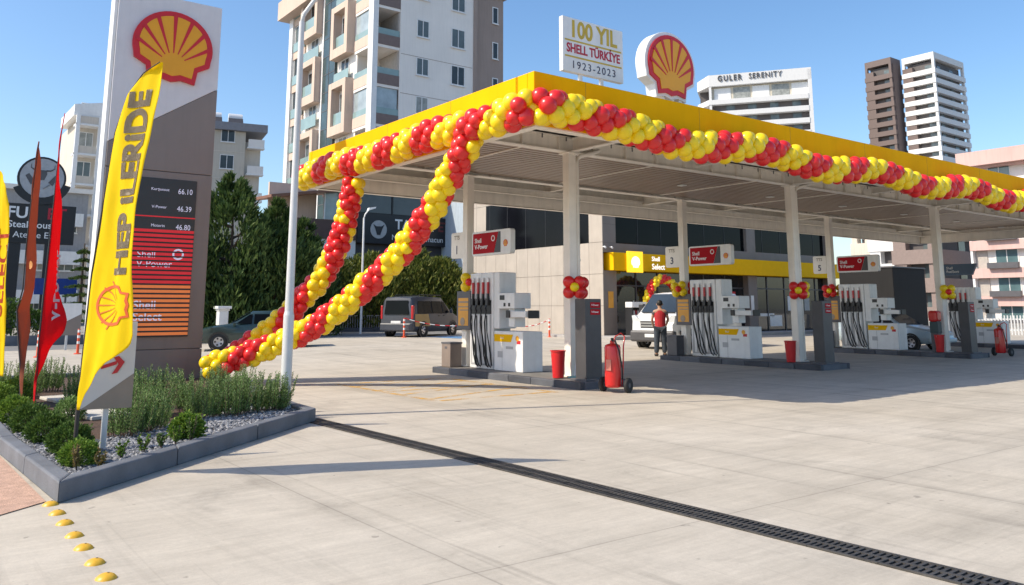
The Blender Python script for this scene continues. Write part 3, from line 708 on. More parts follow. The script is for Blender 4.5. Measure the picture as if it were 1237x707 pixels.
def extinguisher():
    t = thing('wheeled_extinguisher', '', 'fire extinguisher', (11.22, 11.66, 0), R(-72), 'wheeled fire extinguishers')
    mb = MB(); mb.lathe([(.0001,.10),(.12,.10),(.15,.12),(.155,.16),(.155,.84),(.145,.88),(.10,.905),(.045,.92),(.045,.97),(.0001,.97)], n=22); mb.build('cylinder', red_gl, t)
    mb = MB(); mb.box(-.05,.05,-.172,-.160,.42,.62); mb.build('label', M('extinguisher label', (.6,.2,.15), .5), t)
    mb = MB(); mb.tube([(-.12,.14,.10),(-.13,.18,.55),(-.12,.22,.85),(-.10,.32,1.04),(0,.36,1.10),(.10,.32,1.04),(.12,.22,.85),(.13,.18,.55),(.12,.14,.10)], .014, 8); mb.build('handle', red_gl, t)
    mb = MB(); mb.tube([(0,-.02,.96),(.12,-.12,.98),(.19,-.1,.8),(.2,0,.45),(.17,.06,.25)], .016, 8); mb.cyl((0,0,.95),(0,0,1.02),.03,10); mb.build('hose', rubber, t)
    for s in (-1, 1):
        mb = MB(); mb.lathe([(.05,-.035),(.12,-.04),(.14,-.025),(.14,.025),(.12,.04),(.05,.035)], (s*.27,.10,.14), 20, 0, 'x'); wv = mb.build('wheel', rubber, t)
        mb = MB(); mb.lathe([(.0001,-.03),(.05,-.03),(.05,.03),(.0001,.03)], (s*.27,.10,.14), 14, 0, 'x'); mb.build('hub', dark, wv)
    mb = MB(); mb.cyl((-.24,.10,.14),(.24,.10,.14),.012,8); mb.build('axle', dark, t); return t
ex = extinguisher(); ex['label'] = 'red wheeled fire extinguisher standing beside the nearest dark pillar'
copy_thing(ex, 'red wheeled fire extinguisher on the far island by the rightmost pump', (29.75, 12.45, 0), R(-95))

# red post with bucket shelf by the third front column, hose reel post
t = thing('hose_post', 'red lidded post between the dark block and the third front column', 'service post', (XC[2]-.37, 13.56, .15))
mb = MB(); mb.box(-.12,.12,-.12,.12,.0,1.0); mb.build('post', dark, t, bevel=.01)
mb = MB(); mb.box(-.19,.19,-.15,.15,.98,1.34); mb.build('lid', red_gl, t, bevel=.07); mb = MB(); mb.box(-.14,.14,-.13,.13,.62,.975); mb.build('cabinet', M('dark teal box', (.03,.06,.065), .5), t, bevel=.01)
# balloon flowers
def flower(i, label, loc, nx, ny, petals, centre, r=.115):
    t = thing('balloon_flower', label, 'balloon flower', loc, 0, 'balloon flowers on the columns')
    n = Vector((nx, ny, 0)).normalized(); e = Vector((-n.y, n.x, 0))
    for k in range(4):
        a = R(45 + 90*k + (8 if i % 2 else 0)); c = e*math.cos(a)*r*1.16 + Vector((0,0,math.sin(a)*r*1.16))
        mb = MB(); mb.ball((0,0,0), r*.96, 18, 12); o = mb.build('petal', petals, t, tuple(c))
    mb = MB(); mb.ball((0,0,0), r*.72, 16, 10); mb.build('centre', centre, t, tuple(n*r*.72))
fl = [('red balloon flower facing forward on the nearest front column', (XC[0]-.16,13.2,2.02), -.6,-.8, bal_r, bal_y), ('red balloon flower on the far side of the nearest front column', (XC[0]+.24,13.5,2.03), 1,.1, bal_r, bal_y),
 ('red balloon flower on the middle front column', (XC[1]-.2,13.27,2.05), -.8,-.6, bal_r, bal_y), ('yellow balloon flower on the side of the middle front column', (XC[1]+.26,13.45,2.08), .9,-.3, bal_y, bal_r),
 ('yellow balloon flower on the third front column', (XC[2]-.1,13.2,2.1), -.75,-.65, bal_y, bal_r), ('red balloon flower on the side of the third front column', (XC[2]+.3,13.45,2.1), .9,-.3, bal_r, bal_y),
 ('yellow balloon flower half hidden behind the nearest pump', (XC[0]-.1,YB-.24,2.22), -.7,-.7, bal_y, bal_r),
 ('yellow balloon flower with a red centre on the column beside the van', (XC[1]-.26,YB,2.16), -.85,-.5, bal_y, bal_r), ('red balloon flower behind the middle pump', (XC[1]+.25,YB-.05,2.16), .5,-.8, bal_r, bal_y),
 ('red balloon flower on the back column left of the third pump', (XC[2]-.28,YB-.05,2.2), -.85,-.5, bal_r, bal_y), ('yellow balloon flower tucked beside the third pump column', (XC[2]+.18,YB-.22,2.2), .3,-.9, bal_y, bal_r)]
for i, a in enumerate(fl): flower(i, *a, r=.135)

# ------------------------------------------------------------------ balloon garlands
def balloon_mesh(name, m, seg=14, rings=10):
    mb = MB(); prof = []
    for k in range(rings + 1):
        th = math.pi * k / rings; z = -math.cos(th); rad = math.sin(th) * (1 - .10*(-z if z < 0 else 0))
        prof.append((max(rad, 1e-4), z * (1.12 if z < 0 else 1.0)))
    mb.lathe(prof, (0,0,0), seg); mb.lathe([(.001,-1.10),(.06,-1.17),(.05,-1.2),(.001,-1.19)], (0,0,0), 6)
    return mb.mesh(name, m)
bmesh_y, bmesh_r = balloon_mesh('yellow_balloon', bal_y), balloon_mesh('red_balloon', bal_r)
low = MB(); low.ball((0,0,0), 1, 12, 8)
def garland(label, pts, step=.195, ring=.170, br=.158, phase=0, per=8, nmax=100, group='balloon garlands', loc0=None, face=None):
    pts = [Vector(p) for p in pts]; d = [0]
    for a, b in zip(pts, pts[1:]): d.append(d[-1] + (b-a).length)
    t = thing('balloon_garland', label, 'balloon garland', pts[0] if loc0 is None else loc0, 0, group); o0 = t.location.copy()
    rr = random.Random(len(label)); n = int(d[-1]/step); B = []
    for q in range(n+1):
        s = q*step; i = max(k for k in range(len(d)) if d[k] <= s + 1e-6); i = min(i, len(pts)-2)
        f = (s - d[i]) / (d[i+1]-d[i]); p = pts[i].lerp(pts[i+1], f)
        i2 = min(i+1, len(pts)-2); dr = (pts[i+1]-pts[i]).normalized().lerp((pts[i2+1]-pts[i2]).normalized(), f).normalized()
        ref = Vector((0,0,1)) if abs(dr.z) < .95 else Vector((1,0,0))
        a = dr.cross(ref).normalized(); b = a.cross(dr).normalized()
        for k in range(4):
            th = R(k*90 + (q % 2)*45 + rr.uniform(-7,7)); off = a*math.cos(th) + b*math.sin(th)
            ph = (math.degrees(th) - q*360/per + phase) % 360
            B.append((p + off*ring*rr.uniform(.92,1.08) + dr*rr.uniform(-.02,.02), off, ph < 180, br*rr.uniform(.88,1.08)))
    cp = Vector((0,0,1.6))
    def sc_(b):
        v = (cp - b[0]); dd = v.length; return dd * (1 if b[1].dot(v/dd) > -.05 else 1.9)
    B.sort(key=sc_)
    for p, off, y, r_ in B[:nmax]:
        o = bpy.data.objects.new('balloon', bmesh_y if y else bmesh_r); COL.objects.link(o); o.parent = t; o.location = p - o0
        o.rotation_euler = off.to_track_quat('Z', 'Y').to_euler(); o.scale = (r_, r_, r_)
    rest = B[nmax:]
    if rest:
        mb = MB()
        for p, off, y, r_ in rest: mb.add([Vector(v)*r_ + p - o0 for v in low.v], low.f, 0 if y else 1, True)
        tag(mb.build('balloons', [bal_y, bal_r], t, fix=False), kind='stuff')
    return t
zc = 4.66
front = [(FX0-.02 + .4*k, FY0-.20, zc + .10*math.sin(k*.55) + (.12 if k < 3 else 0)*(3-k)/3 + .05) for k in range(0, 80)]
garland('long red and yellow balloon garland along the front canopy fascia', front, phase=200, per=8)
side = [(FX0-.20, FY0-.05 + .4*k, zc + .17 - .05*math.sin(k*.6)) for k in range(0, 24)]
garland('red and yellow balloon garland along the sunlit side fascia of the canopy', side, phase=60, per=8)
gA = [(8.10,11.97,4.53),(8.10,12.5,4.11),(8.10,13.3,3.36),(8.03,14.07,2.74),(7.83,14.86,2.2),(7.55,15.56,1.71),(7.21,16.17,1.25),(6.73,16.7,.91),(6.12,17.14,.64),(5.45,17.56,.38)]
garland('balloon garland curving from the canopy corner down to the price sign foot', gA, phase=120, per=10, step=.175, ring=.148, br=.140)
gB = [(8.15,16.67,4.35),(8.05,16.76,3.59),(7.89,16.84,2.89),(7.66,17.06,2.25),(7.32,17.32,1.77),(6.89,17.6,1.23),(6.42,17.78,.83),(6.0,18.0,.5)]
garland('shorter balloon garland hanging behind the first one, from the far side fascia', gB, phase=20, per=10, step=.175, ring=.148, br=.140)
# ------------------------------------------------------------------ station shop
SX, SY, SZ = 26.15, 27.7, .22
o = MB(); o.box(25.4, 46.5, 26.3, 27.69, 0, .34); o.box(24.9, 26.14, 27.69, 39, 0, .34)
sp = o.build('pavement', M('shop pavement kerb', (.36,.34,.32), .8, var=.12), bevel=.02); sp['kind'] = 'structure'
gray_like = M('pale grey poster', (.4,.4,.38), .6)
shop = thing('station_shop', 'station shop with beige stone wall, dark glass and long yellow fascia', 'shop', (SX, SY, SZ))
def P4(n, mb, m, bevel=0, parent=None): return mb.build(n, m, parent or shop, bevel=bevel)
mb = MB(); mb.box(.05, 18.9, .5, 10.7, 0, 7.6); P4('wall', mb, joint)
# stone panels on the side wall (faces the camera's left), round the tall dark window
mb = MB(); WZ0, WZ1 = 4.36, 6.9
rows = [0,1.45,2.9,4.36,6.9,7.62]
yc = .0
cols = [0.0]
while cols[-1] < 10.6: cols.append(min(cols[-1] + .93, 10.7))
for r0, r1 in zip(rows, rows[1:]):
    for c0, c1 in zip(cols, cols[1:]):
        if r0 == WZ0 and c0 > .8 and c1 < 10.2: continue
        mb.box(0, .045, c0+.008, c1-.008, r0+.008, r1-.008)
P4('stone_cladding', mb, clad)
wy0, wy1 = cols[1]+.0, cols[-2]
mb = MB(); mb.box(.012, .046, wy0+.01, wy1-.01, WZ0, WZ1); wn = P4('window', mb, glassmat('side window glass', (.004,.004,.006), .08, .10))
mb = MB(); y = wy0 + 1.6
while y < wy1: mb.box(.006, .0115, y, y+.03, WZ0, WZ1); y += 1.6
mb.build('mullion', black, wn)
# front: grey brown stone, dark upper glazing, yellow fascia, glazed ground floor
mb = MB(); mb.box(.05, 18.9, .0, .49, 3.9, 4.33); mb.box(.05, .85, .0, .49, 0, 3.05); mb.box(.05,.85,.0,.49,4.332,6.1); mb.box(.05,18.9,0,.49,6.1,7.6)
for x in (10.6, 18.1): mb.box(x, x+.75, .0, .49, 0, 3.05); mb.box(x, x+.75, .0, .49, 4.332, 6.1)
for z in (4.33, 5.2): mb.box(.05,.852,-.003,.0,z,z+.012,1)
P4('stone_pier', mb, [clad_d, joint])
mb = MB(); mb.box(.852, 10.598, .2, .48, 4.335, 6.098); mb.box(11.352, 18.098, .2, .48, 4.335, 6.098); wn = P4('window', mb, glass_d)
mb = MB()
for x in [.85+1.62*k for k in range(1,11)]:
    mb.box(x, x+.035, .185, .1995, 4.335, 6.098)
mb.build('mullion', black, wn)
mb = MB(); mb.box(.33, 18.95, -.36, .49, 3.06, 3.88); fas = P4('fascia', mb, yel_p, .012)
mb = MB(); mb.box(1.15, 2.15, -.47, -.362, 2.98, 3.96); bx = mb.build('badge_panel', emis('lit yellow panel', (.95,.60,.02), .6), fas, bevel=.015)
mb = MB(); mb.prism([(x*.27, y*.27) for x, y in pecten_outline()], lambda u, v, d: (u+1.65, -.4705-d, v+3.46), 0, .01); mb.build('lit_scallop', emis('lit scallop white', (1,.93,.7), .9), bx)
lw = emis('lit white lettering', (1,.98,.9), .5)
text('lettering', 'Shell', .30, lw, fas, (2.85,-.365,3.65), RX, align='LEFT', bold=.004)
text('lettering', 'Select', .37, lw, fas, (2.85,-.365,3.28), RX, align='LEFT', bold=.006)
mb = MB(); mb.box(.852, 10.598, .34, .48, 0, 3.04); mb.box(11.352, 18.098, .34, .48, 0, 3.04); gl = P4('shop_glazing', mb, glassmat('shop glass', (.022,.022,.024), .04, .6))
mb = MB()
for x in (2.4,3.9,5.6,7.3,9.0,12.6,14.2,15.8,17.2): mb.box(x, x+.07, .30, .339, 0, 3.04)
mb.box(.86, 10.59, .302, .338, 2.35, 2.42); mb.box(11.36, 18.09, .302, .338, 2.35, 2.42)
mb.build('mullion', dgrey, gl)
for x0, x1, z0, z1, m_ in ((4.2,4.9,1.1,2.1,orange),(7.6,8.2,1.0,1.9,white),(11.6,13.2,.9,1.05,white),(9.2,9.9,1.3,2.2,red_p),(14.5,15.2,1.2,2.0,white),(12.8,13.9,.35,.95,white),(16.1,16.6,1.2,1.9,gray_like)):
    mb = MB(); mb.box(x0,x1,.325,.3385,z0,z1); P4('window_poster', mb, m_)
for x in (2.2, 5.4):
    mb = MB(); mb.cyl((x,.27,.8),(x,.27,1.7),.025,8); P4('door_handle', mb, chrome)
mb = MB(); mb.box(.30,.62,-.02,-.004,1.35,2.1); P4('poster', mb, orange)
mb = MB(); mb.box(10.75,11.0,-.02,-.004,1.2,2.0); P4('notice', mb, white)
mb = MB(); mb.box(0, 18.95, 0, 10.7, 7.62, 7.8); P4('roof', mb, clad)
for x, y in ((.02,-.12),(.45,-.12)):
    mb = MB(); mb.box(x-.02,x+.02,-.12,0,4.12,4.16); mb.cyl((x,-.12,4.13),(x-.1,-.28,4.08),.045,10); P4('camera_body', mb, white)
# things in front of the shop glass
t = thing('display_rack', 'black display rack with white header left of the balloon arch', 'rack', (27.55, 27.0, .34))
mb = MB(); mb.box(-.5,-.46,-.22,.22,0,1.25); mb.box(.46,.5,-.22,.22,0,1.25); mb.box(-.46,.46,.18,.22,0,1.25); mb.build('frame', black, t)
mb = MB(); mb.box(-.5,.5,-.22,.22,1.252,1.5); mb.build('header', white, t, bevel=.01)
for k, z in enumerate((.12,.5,.88)):
    mb = MB(); mb.box(-.458,.458,-.22,.178,z,z+.03); mb.build('shelf', black, t)
goods_m = [M('goods white', (.55,.55,.53), .5), M('goods grey', (.22,.22,.24), .5), M('goods red', (.35,.03,.03), .5)]
rg = random.Random(3)
for z in (.15,.53,.91):
    for k in range(7):
        mb = MB(); r_ = .05; mb.lathe([(.0001,0),(r_,0),(r_,.16),(.02,.2),(.02,.23),(.0001,.23)], n=10)
        g = mb.build('bottle', goods_m[rg.choice((0,0,1,2))], None, (27.55-.39+.13*k, 26.92, .34+z+.001))
        tag(g, 'small bottle on the black display rack', 'bottle', 'bottles on the display rack')
# arch of balloons round the shop door
arch = []
for k in range(0, 27):
    a = math.pi * (1.06 - 1.12*k/26); arch.append((29.25 + 1.12*math.cos(a), 26.9, 1.25 + .25 + 1.42*math.sin(a) if 0 < a < math.pi else 1.5 - .9*abs(math.sin(a))))
arch = [(28.25,26.9,.95)] + arch + [(30.3,26.9,.95)]
garland('balloon arch around the shop entrance', arch, step=.15, ring=.12, br=.115, phase=40, per=7)

# dark grey cabin behind the third island
t = thing('plant_cabin', 'dark grey box shaped cabin behind the third pump', 'cabin', (39.7, 21.3, 0))
mb = MB(); mb.box(0,3.2,0,2.9,0,3.55); mb.build('body', M('cabin grey', (.024,.024,.025), .7, var=.06, scale=.6, streak=.1, spec=.15), t, bevel=.03)
mb = MB(); mb.box(-.04,3.24,-.04,2.94,3.552,3.62); mb.build('roof_cap', dark, t)
# white plastic chair
t = thing('plastic_chair', 'white plastic chair behind the third island poster', 'chair', (30.3, 19.1, gz(30.3,19.1)), R(200))
pw = M('white plastic', (.75,.75,.74), .4)
mb = MB(); mb.box(-.22,.22,-.22,.22,.42,.45); mb.build('seat', pw, t, bevel=.01)
mb = MB(); mb.prism([(-.22,0),(.22,0),(.19,.42),(-.19,.42)], lambda u, v, d: (u, .20+v*.2+d, .45+v), 0, .025); mb.build('backrest', pw, t, bevel=.008)
for sx in (-1,1):
    for sy in (-1,1):
        mb = MB(); mb.bar((sx*.2,sy*.2,.42),(sx*.24,sy*.24,0),.04,.04); mb.build('leg', pw, t)
    mb = MB(); mb.tube([(sx*.22,-.2,.43),(sx*.26,-.2,.66),(sx*.26,.2,.66)], .018, 6); mb.build('armrest', pw, t)

# ------------------------------------------------------------------ vehicles
def interp(st, x, k):
    for a, b in zip(st, st[1:]):
        if a[0] <= x <= b[0]:
            f = (x-a[0])/(b[0]-a[0]) if b[0] > a[0] else 0; return a[k] + (b[k]-a[k])*f
    return st[0][k] if x < st[0][0] else st[-1][k]
def vehicle(name, label, loc, rz, st, paint, sidew, wheels, wr, roofbars=False, ws=None, rear=None, scale=1, extra=None):
    t = thing(name, label, 'van' if 'van' in name else 'car', loc, rz); t.scale = (scale,)*3
    st = sorted(st); mb = MB(); ring = 15; vs = []
    for x, zb, zt, zr, wb, wr_ in st:
        zs = zt - zb; up = max(zr - zt, .02)
        h = [(0,zb),(wb*.86,zb),(wb*.97,zb+zs*.18),(wb,zb+zs*.5),(wb*.985,zt),(wr_ + (wb*.985-wr_)*.12, zt+up*.82),(wr_*.9,zt+up*.965),(0,zr)]
        for y, z in h: vs.append((x, y, z))
        for y, z in h[-2:0:-1]: vs.append((x, -y, z))
    n = 14; k = len(st); fs = []
    for i in range(k-1):
        for j in range(n): fs.append((i*n+j, i*n+(j+1)%n, (i+1)*n+(j+1)%n, (i+1)*n+j))
    fs += [tuple(range(n)), tuple(range((k-1)*n, k*n))[::-1]]
    mb.add(vs, fs, 0, True); body = mb.build('body', paint, t)
    body.data.set_sharp_from_angle(angle=R(38))
    def side(x, z, s, off):
        zt, zr, wb, wr_ = (interp(st, x, q) for q in (2,3,4,5)); f = min(max((z-zt)/max((zr-zt)*.82,.01),0),1)
        y = wb*.985 + (wr_ + (wb*.985-wr_)*.12 - wb*.985)*f if z >= zt else wb
        return (x, s*(y+off), z)
    for poly in sidew:
        for s in (1,-1):
            m2 = MB(); nn = len(poly)
            m2.add([side(x,z,s,.014) for x,z in poly] + [side(x,z,s,.024) for x,z in poly], [tuple(range(nn)), tuple(range(nn,2*nn))[::-1]] + [(i,(i+1)%nn,nn+(i+1)%nn,nn+i) for i in range(nn)])
            m2.build('window', glass_d, t)
    def scr(name, a, b, inset=.1):
        (x0,z0,w0),(x1,z1,w1) = a, b; d = Vector((x1-x0,0,z1-z0)); nrm = Vector((d.z,0,-d.x)).normalized()
        if nrm.z < 0: nrm = -nrm
        o1 = nrm*(.035 if name == 'rear_window' else .014); m2 = MB(); q = [Vector((x0,-w0,z0)),Vector((x0,w0,z0)),Vector((x1,w1,z1)),Vector((x1,-w1,z1))]
        m2.add([p+o1 for p in q]+[p+o1*1.4 for p in q], [(0,1,2,3),(7,6,5,4),(0,4,5,1),(1,5,6,2),(2,6,7,3),(3,7,4,0)]); m2.build(name, glass_d if name == 'rear_window' else wsm, t)
    if ws: scr('windscreen', *ws)
    if rear: scr('rear_window', *rear)
    for x in wheels:
        for s in (1,-1):
            y = interp(st, x, 4) - .1
            m2 = MB(); m2.lathe([(wr*.6,-.10),(wr*.93,-.105),(wr,-.08),(wr,.08),(wr*.93,.105),(wr*.6,.10)], n=22, axis='y'); tr = m2.build('tyre', rubber, None, (x, s*y, wr))
            wh = thing('wheel', None, None, (x, s*(y+.012), wr)); wh.parent = t; tr.parent = wh; tr.location = (0,0,0)
            m2 = MB(); m2.lathe([(.0001,-.06),(wr*.6,-.085),(wr*.6,.085),(.0001,.06)], n=18, axis='y'); m2.build('rim', alu, wh)
            m2 = MB()
            for q in range(5):
                a = 2*math.pi*q/5; m2.lathe([(.0001,-.0895),(wr*.13,-.0895),(wr*.13,.0895),(.0001,.0895)], (math.cos(a)*wr*.4,0,math.sin(a)*wr*.4), 8, axis='y')
            m2.build('rim_opening', black, wh)
            m2 = MB(); m2.lathe([(wr*1.02,s*.10),(wr*1.22,s*.108),(wr*1.22,s*.02),(wr*1.02,s*.02)], (x, s*(y+.012), wr), 26, axis='y'); m2.build('wheel_arch', black, t)
    if roofbars:
        zr = max(q[3] for q in st); 
        for s in (1,-1): m2 = MB(); m2.tube([(-1.4,s*.62,zr-.02),(-1.3,s*.62,zr+.05),(.6,s*.62,zr+.05),(.7,s*.62,zr-.03)], .02, 6); m2.build('roof_bar', black, t)
    if extra: extra(t, side)
    return t
wsm = glassmat('windscreen glass', (.035,.05,.07), .05, .25)
def bx(t, n, m, *a, bevel=.01):
    mb = MB(); mb.box(*a); return mb.build(n, m, t, bevel=bevel)
tail = M('tail lamp red', (.45,.01,.015), .25); headl = M('headlamp glass', (.55,.57,.58), .12); plate = M('number plate', (.65,.65,.65), .4)
grey_car = M('grey car paint', (.042,.047,.062), .4, 0, .05, coat=.15); green_car = M('dark green car paint', (.022,.045,.042), .25, .2, .06, coat=.8)
white_car = M('white van paint', (.72,.72,.72), .3, 0, .04, coat=.4); blue_car = M('pale blue car paint', (.42,.52,.58), .3, .2, .05, coat=.6)
# grey people carrier, seen from its rear corner
def ex_doblo(t, side):
    for s in (1,-1):
        m = MB(); m.box(-2.20,-2.06,s*.80-.05,s*.80+.05,.80,1.40); m.build('tail_light', tail, t, bevel=.02)
        m = MB(); q = [(-2.05,.48),(-.75,.48),(-.95,1.02),(-2.05,1.02)]; m.add([side(x,z,s,.012) for x,z in q]+[side(x,z,s,.02) for x,z in q], [(0,1,2,3),(7,6,5,4),(0,4,5,1),(1,5,6,2),(2,6,7,3),(3,7,4,0)]); m.build('ochre_panel', M('ochre vinyl %d' % s, (.34,.21,.06), .4), t)
        m = MB(); m.box(-.05,.10,s*.905-.02,s*.905+.02,.92,.96); m.box(.42,.57,s*.905-.02,s*.905+.02,.92,.96); m.build('door_handle', black, t)
        m = MB(); m.box(-1.2,.0,s*.90-.012,s*.90+.012,.56,.62); m.build('side_strip', black, t)
        m = MB(); m.box(.95,1.05,s*.93,s*1.08,1.05,1.22) if s > 0 else m.box(.95,1.05,-1.08,-.93,1.05,1.22); m.build('mirror', grey_car, t, bevel=.03)
        m = MB(); m.box(1.9,2.12,s*.6-.16,s*.6+.16,.72,.9); m.build('headlight', headl, t, bevel=.03)
    bx(t, 'number_plate', plate, -2.262,-2.235,-.26,.26,.60,.72); bx(t, 'rear_bumper', grey_car, -2.255,-2.1,-.86,.86,.28,.62, bevel=.05)
    bx(t, 'front_bumper', grey_car, 2.0,2.2,-.8,.8,.25,.58, bevel=.06)
st = [(-2.18,.32,.95,1.45,.84,.70),(-2.1,.28,.97,1.74,.88,.72),(-1.95,.24,.98,1.80,.90,.74),(-.5,.22,.98,1.83,.91,.75),(.55,.22,.97,1.80,.91,.74),(1.3,.22,1.02,1.13,.90,.78),(1.75,.24,.94,1.02,.87,.70),(2.1,.28,.78,.84,.76,.6),(2.16,.32,.66,.7,.66,.5)]
vehicle('minivan', 'grey five door minivan with roof bars and ochre side panel', (20.9, 34.9, gz(20.9,34.9)), R(28), st, grey_car,
    [[(-1.85,1.04),(-.62,1.04),(-.62,1.60),(-1.70,1.60)],[(-.55,1.04),(.38,1.04),(.30,1.60),(-.55,1.60)],[(.45,1.04),(1.05,1.08),(.62,1.56),(.38,1.60)]], (-1.36,1.36), .32, True,
    ws=((1.22,1.12,.72),(.62,1.74,.62)), rear=((-2.17,1.0,.64),(-2.13,1.62,.58)), scale=1.03, extra=ex_doblo)
# dark green hatchback, nose towards the price sign
def ex_green(t, side):
    for s in (1,-1):
        m = MB(); m.box(2.0,2.13,s*.5-.16,s*.5+.16,.56,.68); m.build('headlight', headl, t, bevel=.02)
        m = MB(); m.box(.75,.85,s*.80+(0 if s>0 else -.12),s*.80+(.12 if s>0 else 0),.88,.98); m.build('mirror', green_car, t, bevel=.02)
        m = MB(); m.box(-.2,-.05,s*.815-.015,s*.815+.015,.76,.79); m.build('door_handle', black, t)
        m = MB(); m.box(-2.1,-1.98,s*.6-.12,s*.6+.12,.6,.75); m.build('tail_light', tail, t)
    bx(t, 'front_bumper', black, 2.0,2.2,-.76,.76,.3,.48, bevel=.05); bx(t, 'rear_bumper', black, -2.18,-2.0,-.76,.76,.3,.48, bevel=.05)
st = [(-2.12,.35,.8,.86,.72,.6),(-1.95,.28,.86,.95,.78,.65),(-1.5,.25,.88,1.34,.81,.58),(-.6,.22,.87,1.42,.82,.60),(.15,.22,.86,1.40,.82,.59),(.95,.22,.86,.92,.81,.7),(1.6,.24,.80,.85,.79,.64),(2.05,.28,.68,.72,.72,.55),(2.12,.34,.6,.63,.66,.5)]
vehicle('hatchback_car', 'dark green hatchback passing behind the balloon garland', (11.35, 31.1, gz(11.35,31.1)), R(162), st, green_car,
    [[(-1.45,.93),(-.75,.93),(-.75,1.27),(-1.25,1.27)],[(-.68,.93),(.12,.93),(.1,1.28),(-.68,1.28)],[(.19,.93),(.75,.93),(.28,1.26),(.17,1.28)]], (-1.3,1.32), .29,
    ws=((.9,.93,.66),(.24,1.36,.54)), rear=((-1.93,.96,.6),(-1.52,1.30,.52)), extra=ex_green)
copy = vehicle('hatchback_car', 'pale blue car parked behind the third pump island', (31.6, 17.2, gz(31.6,17.2)), R(-95), st, blue_car,
    [[(-1.45,.93),(-.75,.93),(-.75,1.27),(-1.25,1.27)],[(-.68,.93),(.12,.93),(.1,1.28),(-.68,1.28)],[(.19,.93),(.75,.93),(.28,1.26),(.17,1.28)]], (-1.3,1.32), .29,
    ws=((.9,.93,.66),(.24,1.36,.54)), rear=((-1.93,.96,.6),(-1.52,1.30,.52)), extra=lambda t, s: [bx(t, 'headlight', headl, 2.0,2.13,y-.15,y+.15,.56,.68) for y in (-.5,.5)] + [bx(t, 'front_bumper', blue_car, 2.0,2.2,-.76,.76,.3,.48, bevel=.05)])
# white transit style van facing the camera
def ex_van(t, side):
    bx(t, 'front_bumper', dgrey, 2.28,2.55,-.92,.92,.26,.66, bevel=.07); bx(t, 'grille', dgrey, 2.40,2.475,-.5,.5,.74,1.0, bevel=.02)
    for z in (.80,.90): bx(t, 'grille_bar', chrome, 2.476,2.49,-.46,.46,z,z+.03, bevel=0)
    bx(t, 'number_plate', plate, 2.551,2.565,-.26,.26,.42,.54)
    for s in (1,-1):
        m = MB(); F = lambda u, v, d: (2.28 + d - abs(u)*.12, s*(u+.5), v); m.prism([(0,.78),(.36,.84),(.42,1.18),(.28,1.2),(.02,1.0)], F, .02, .16); m.build('headlight', headl, t, bevel=.01)
        m = MB(); m.box(1.35,1.5,s*1.0+(0 if s>0 else -.22),s*1.0+(.22 if s>0 else 0),1.25,1.6); m.build('mirror', black, t, bevel=.03)
        m = MB(); m.box(-2.3,2.2,s*.985-.012,s*.985+.012,.52,.66); m.build('side_strip', dgrey, t)
        bx(t, 'wiper', black, 2.0,2.03,s*.4-.3,s*.4+.3,1.27,1.30, bevel=0)
st = [(-2.42,.4,1.1,1.9,.93,.80),(-2.35,.32,1.15,2.03,.97,.82),(-1.5,.28,1.2,2.07,.98,.84),(.5,.28,1.22,2.06,.98,.84),(1.15,.28,1.22,2.0,.98,.82),(1.95,.28,1.2,1.28,.97,.85),(2.32,.3,1.08,1.14,.93,.78),(2.46,.34,.86,.9,.85,.6)]
vehicle('delivery_van', 'white van facing the camera beside the second pump', (24.9, 21.65, gz(24.9,21.65)), R(190), st, white_car,
    [[(.55,1.28),(1.55,1.30),(1.12,1.85),(.55,1.88)],[(-.9,1.3),(.3,1.3),(.3,1.85),(-.9,1.85)]], (-1.55,1.62), .34, ws=((1.93,1.30,.8),(1.2,1.95,.74)), scale=1.02, extra=ex_van)

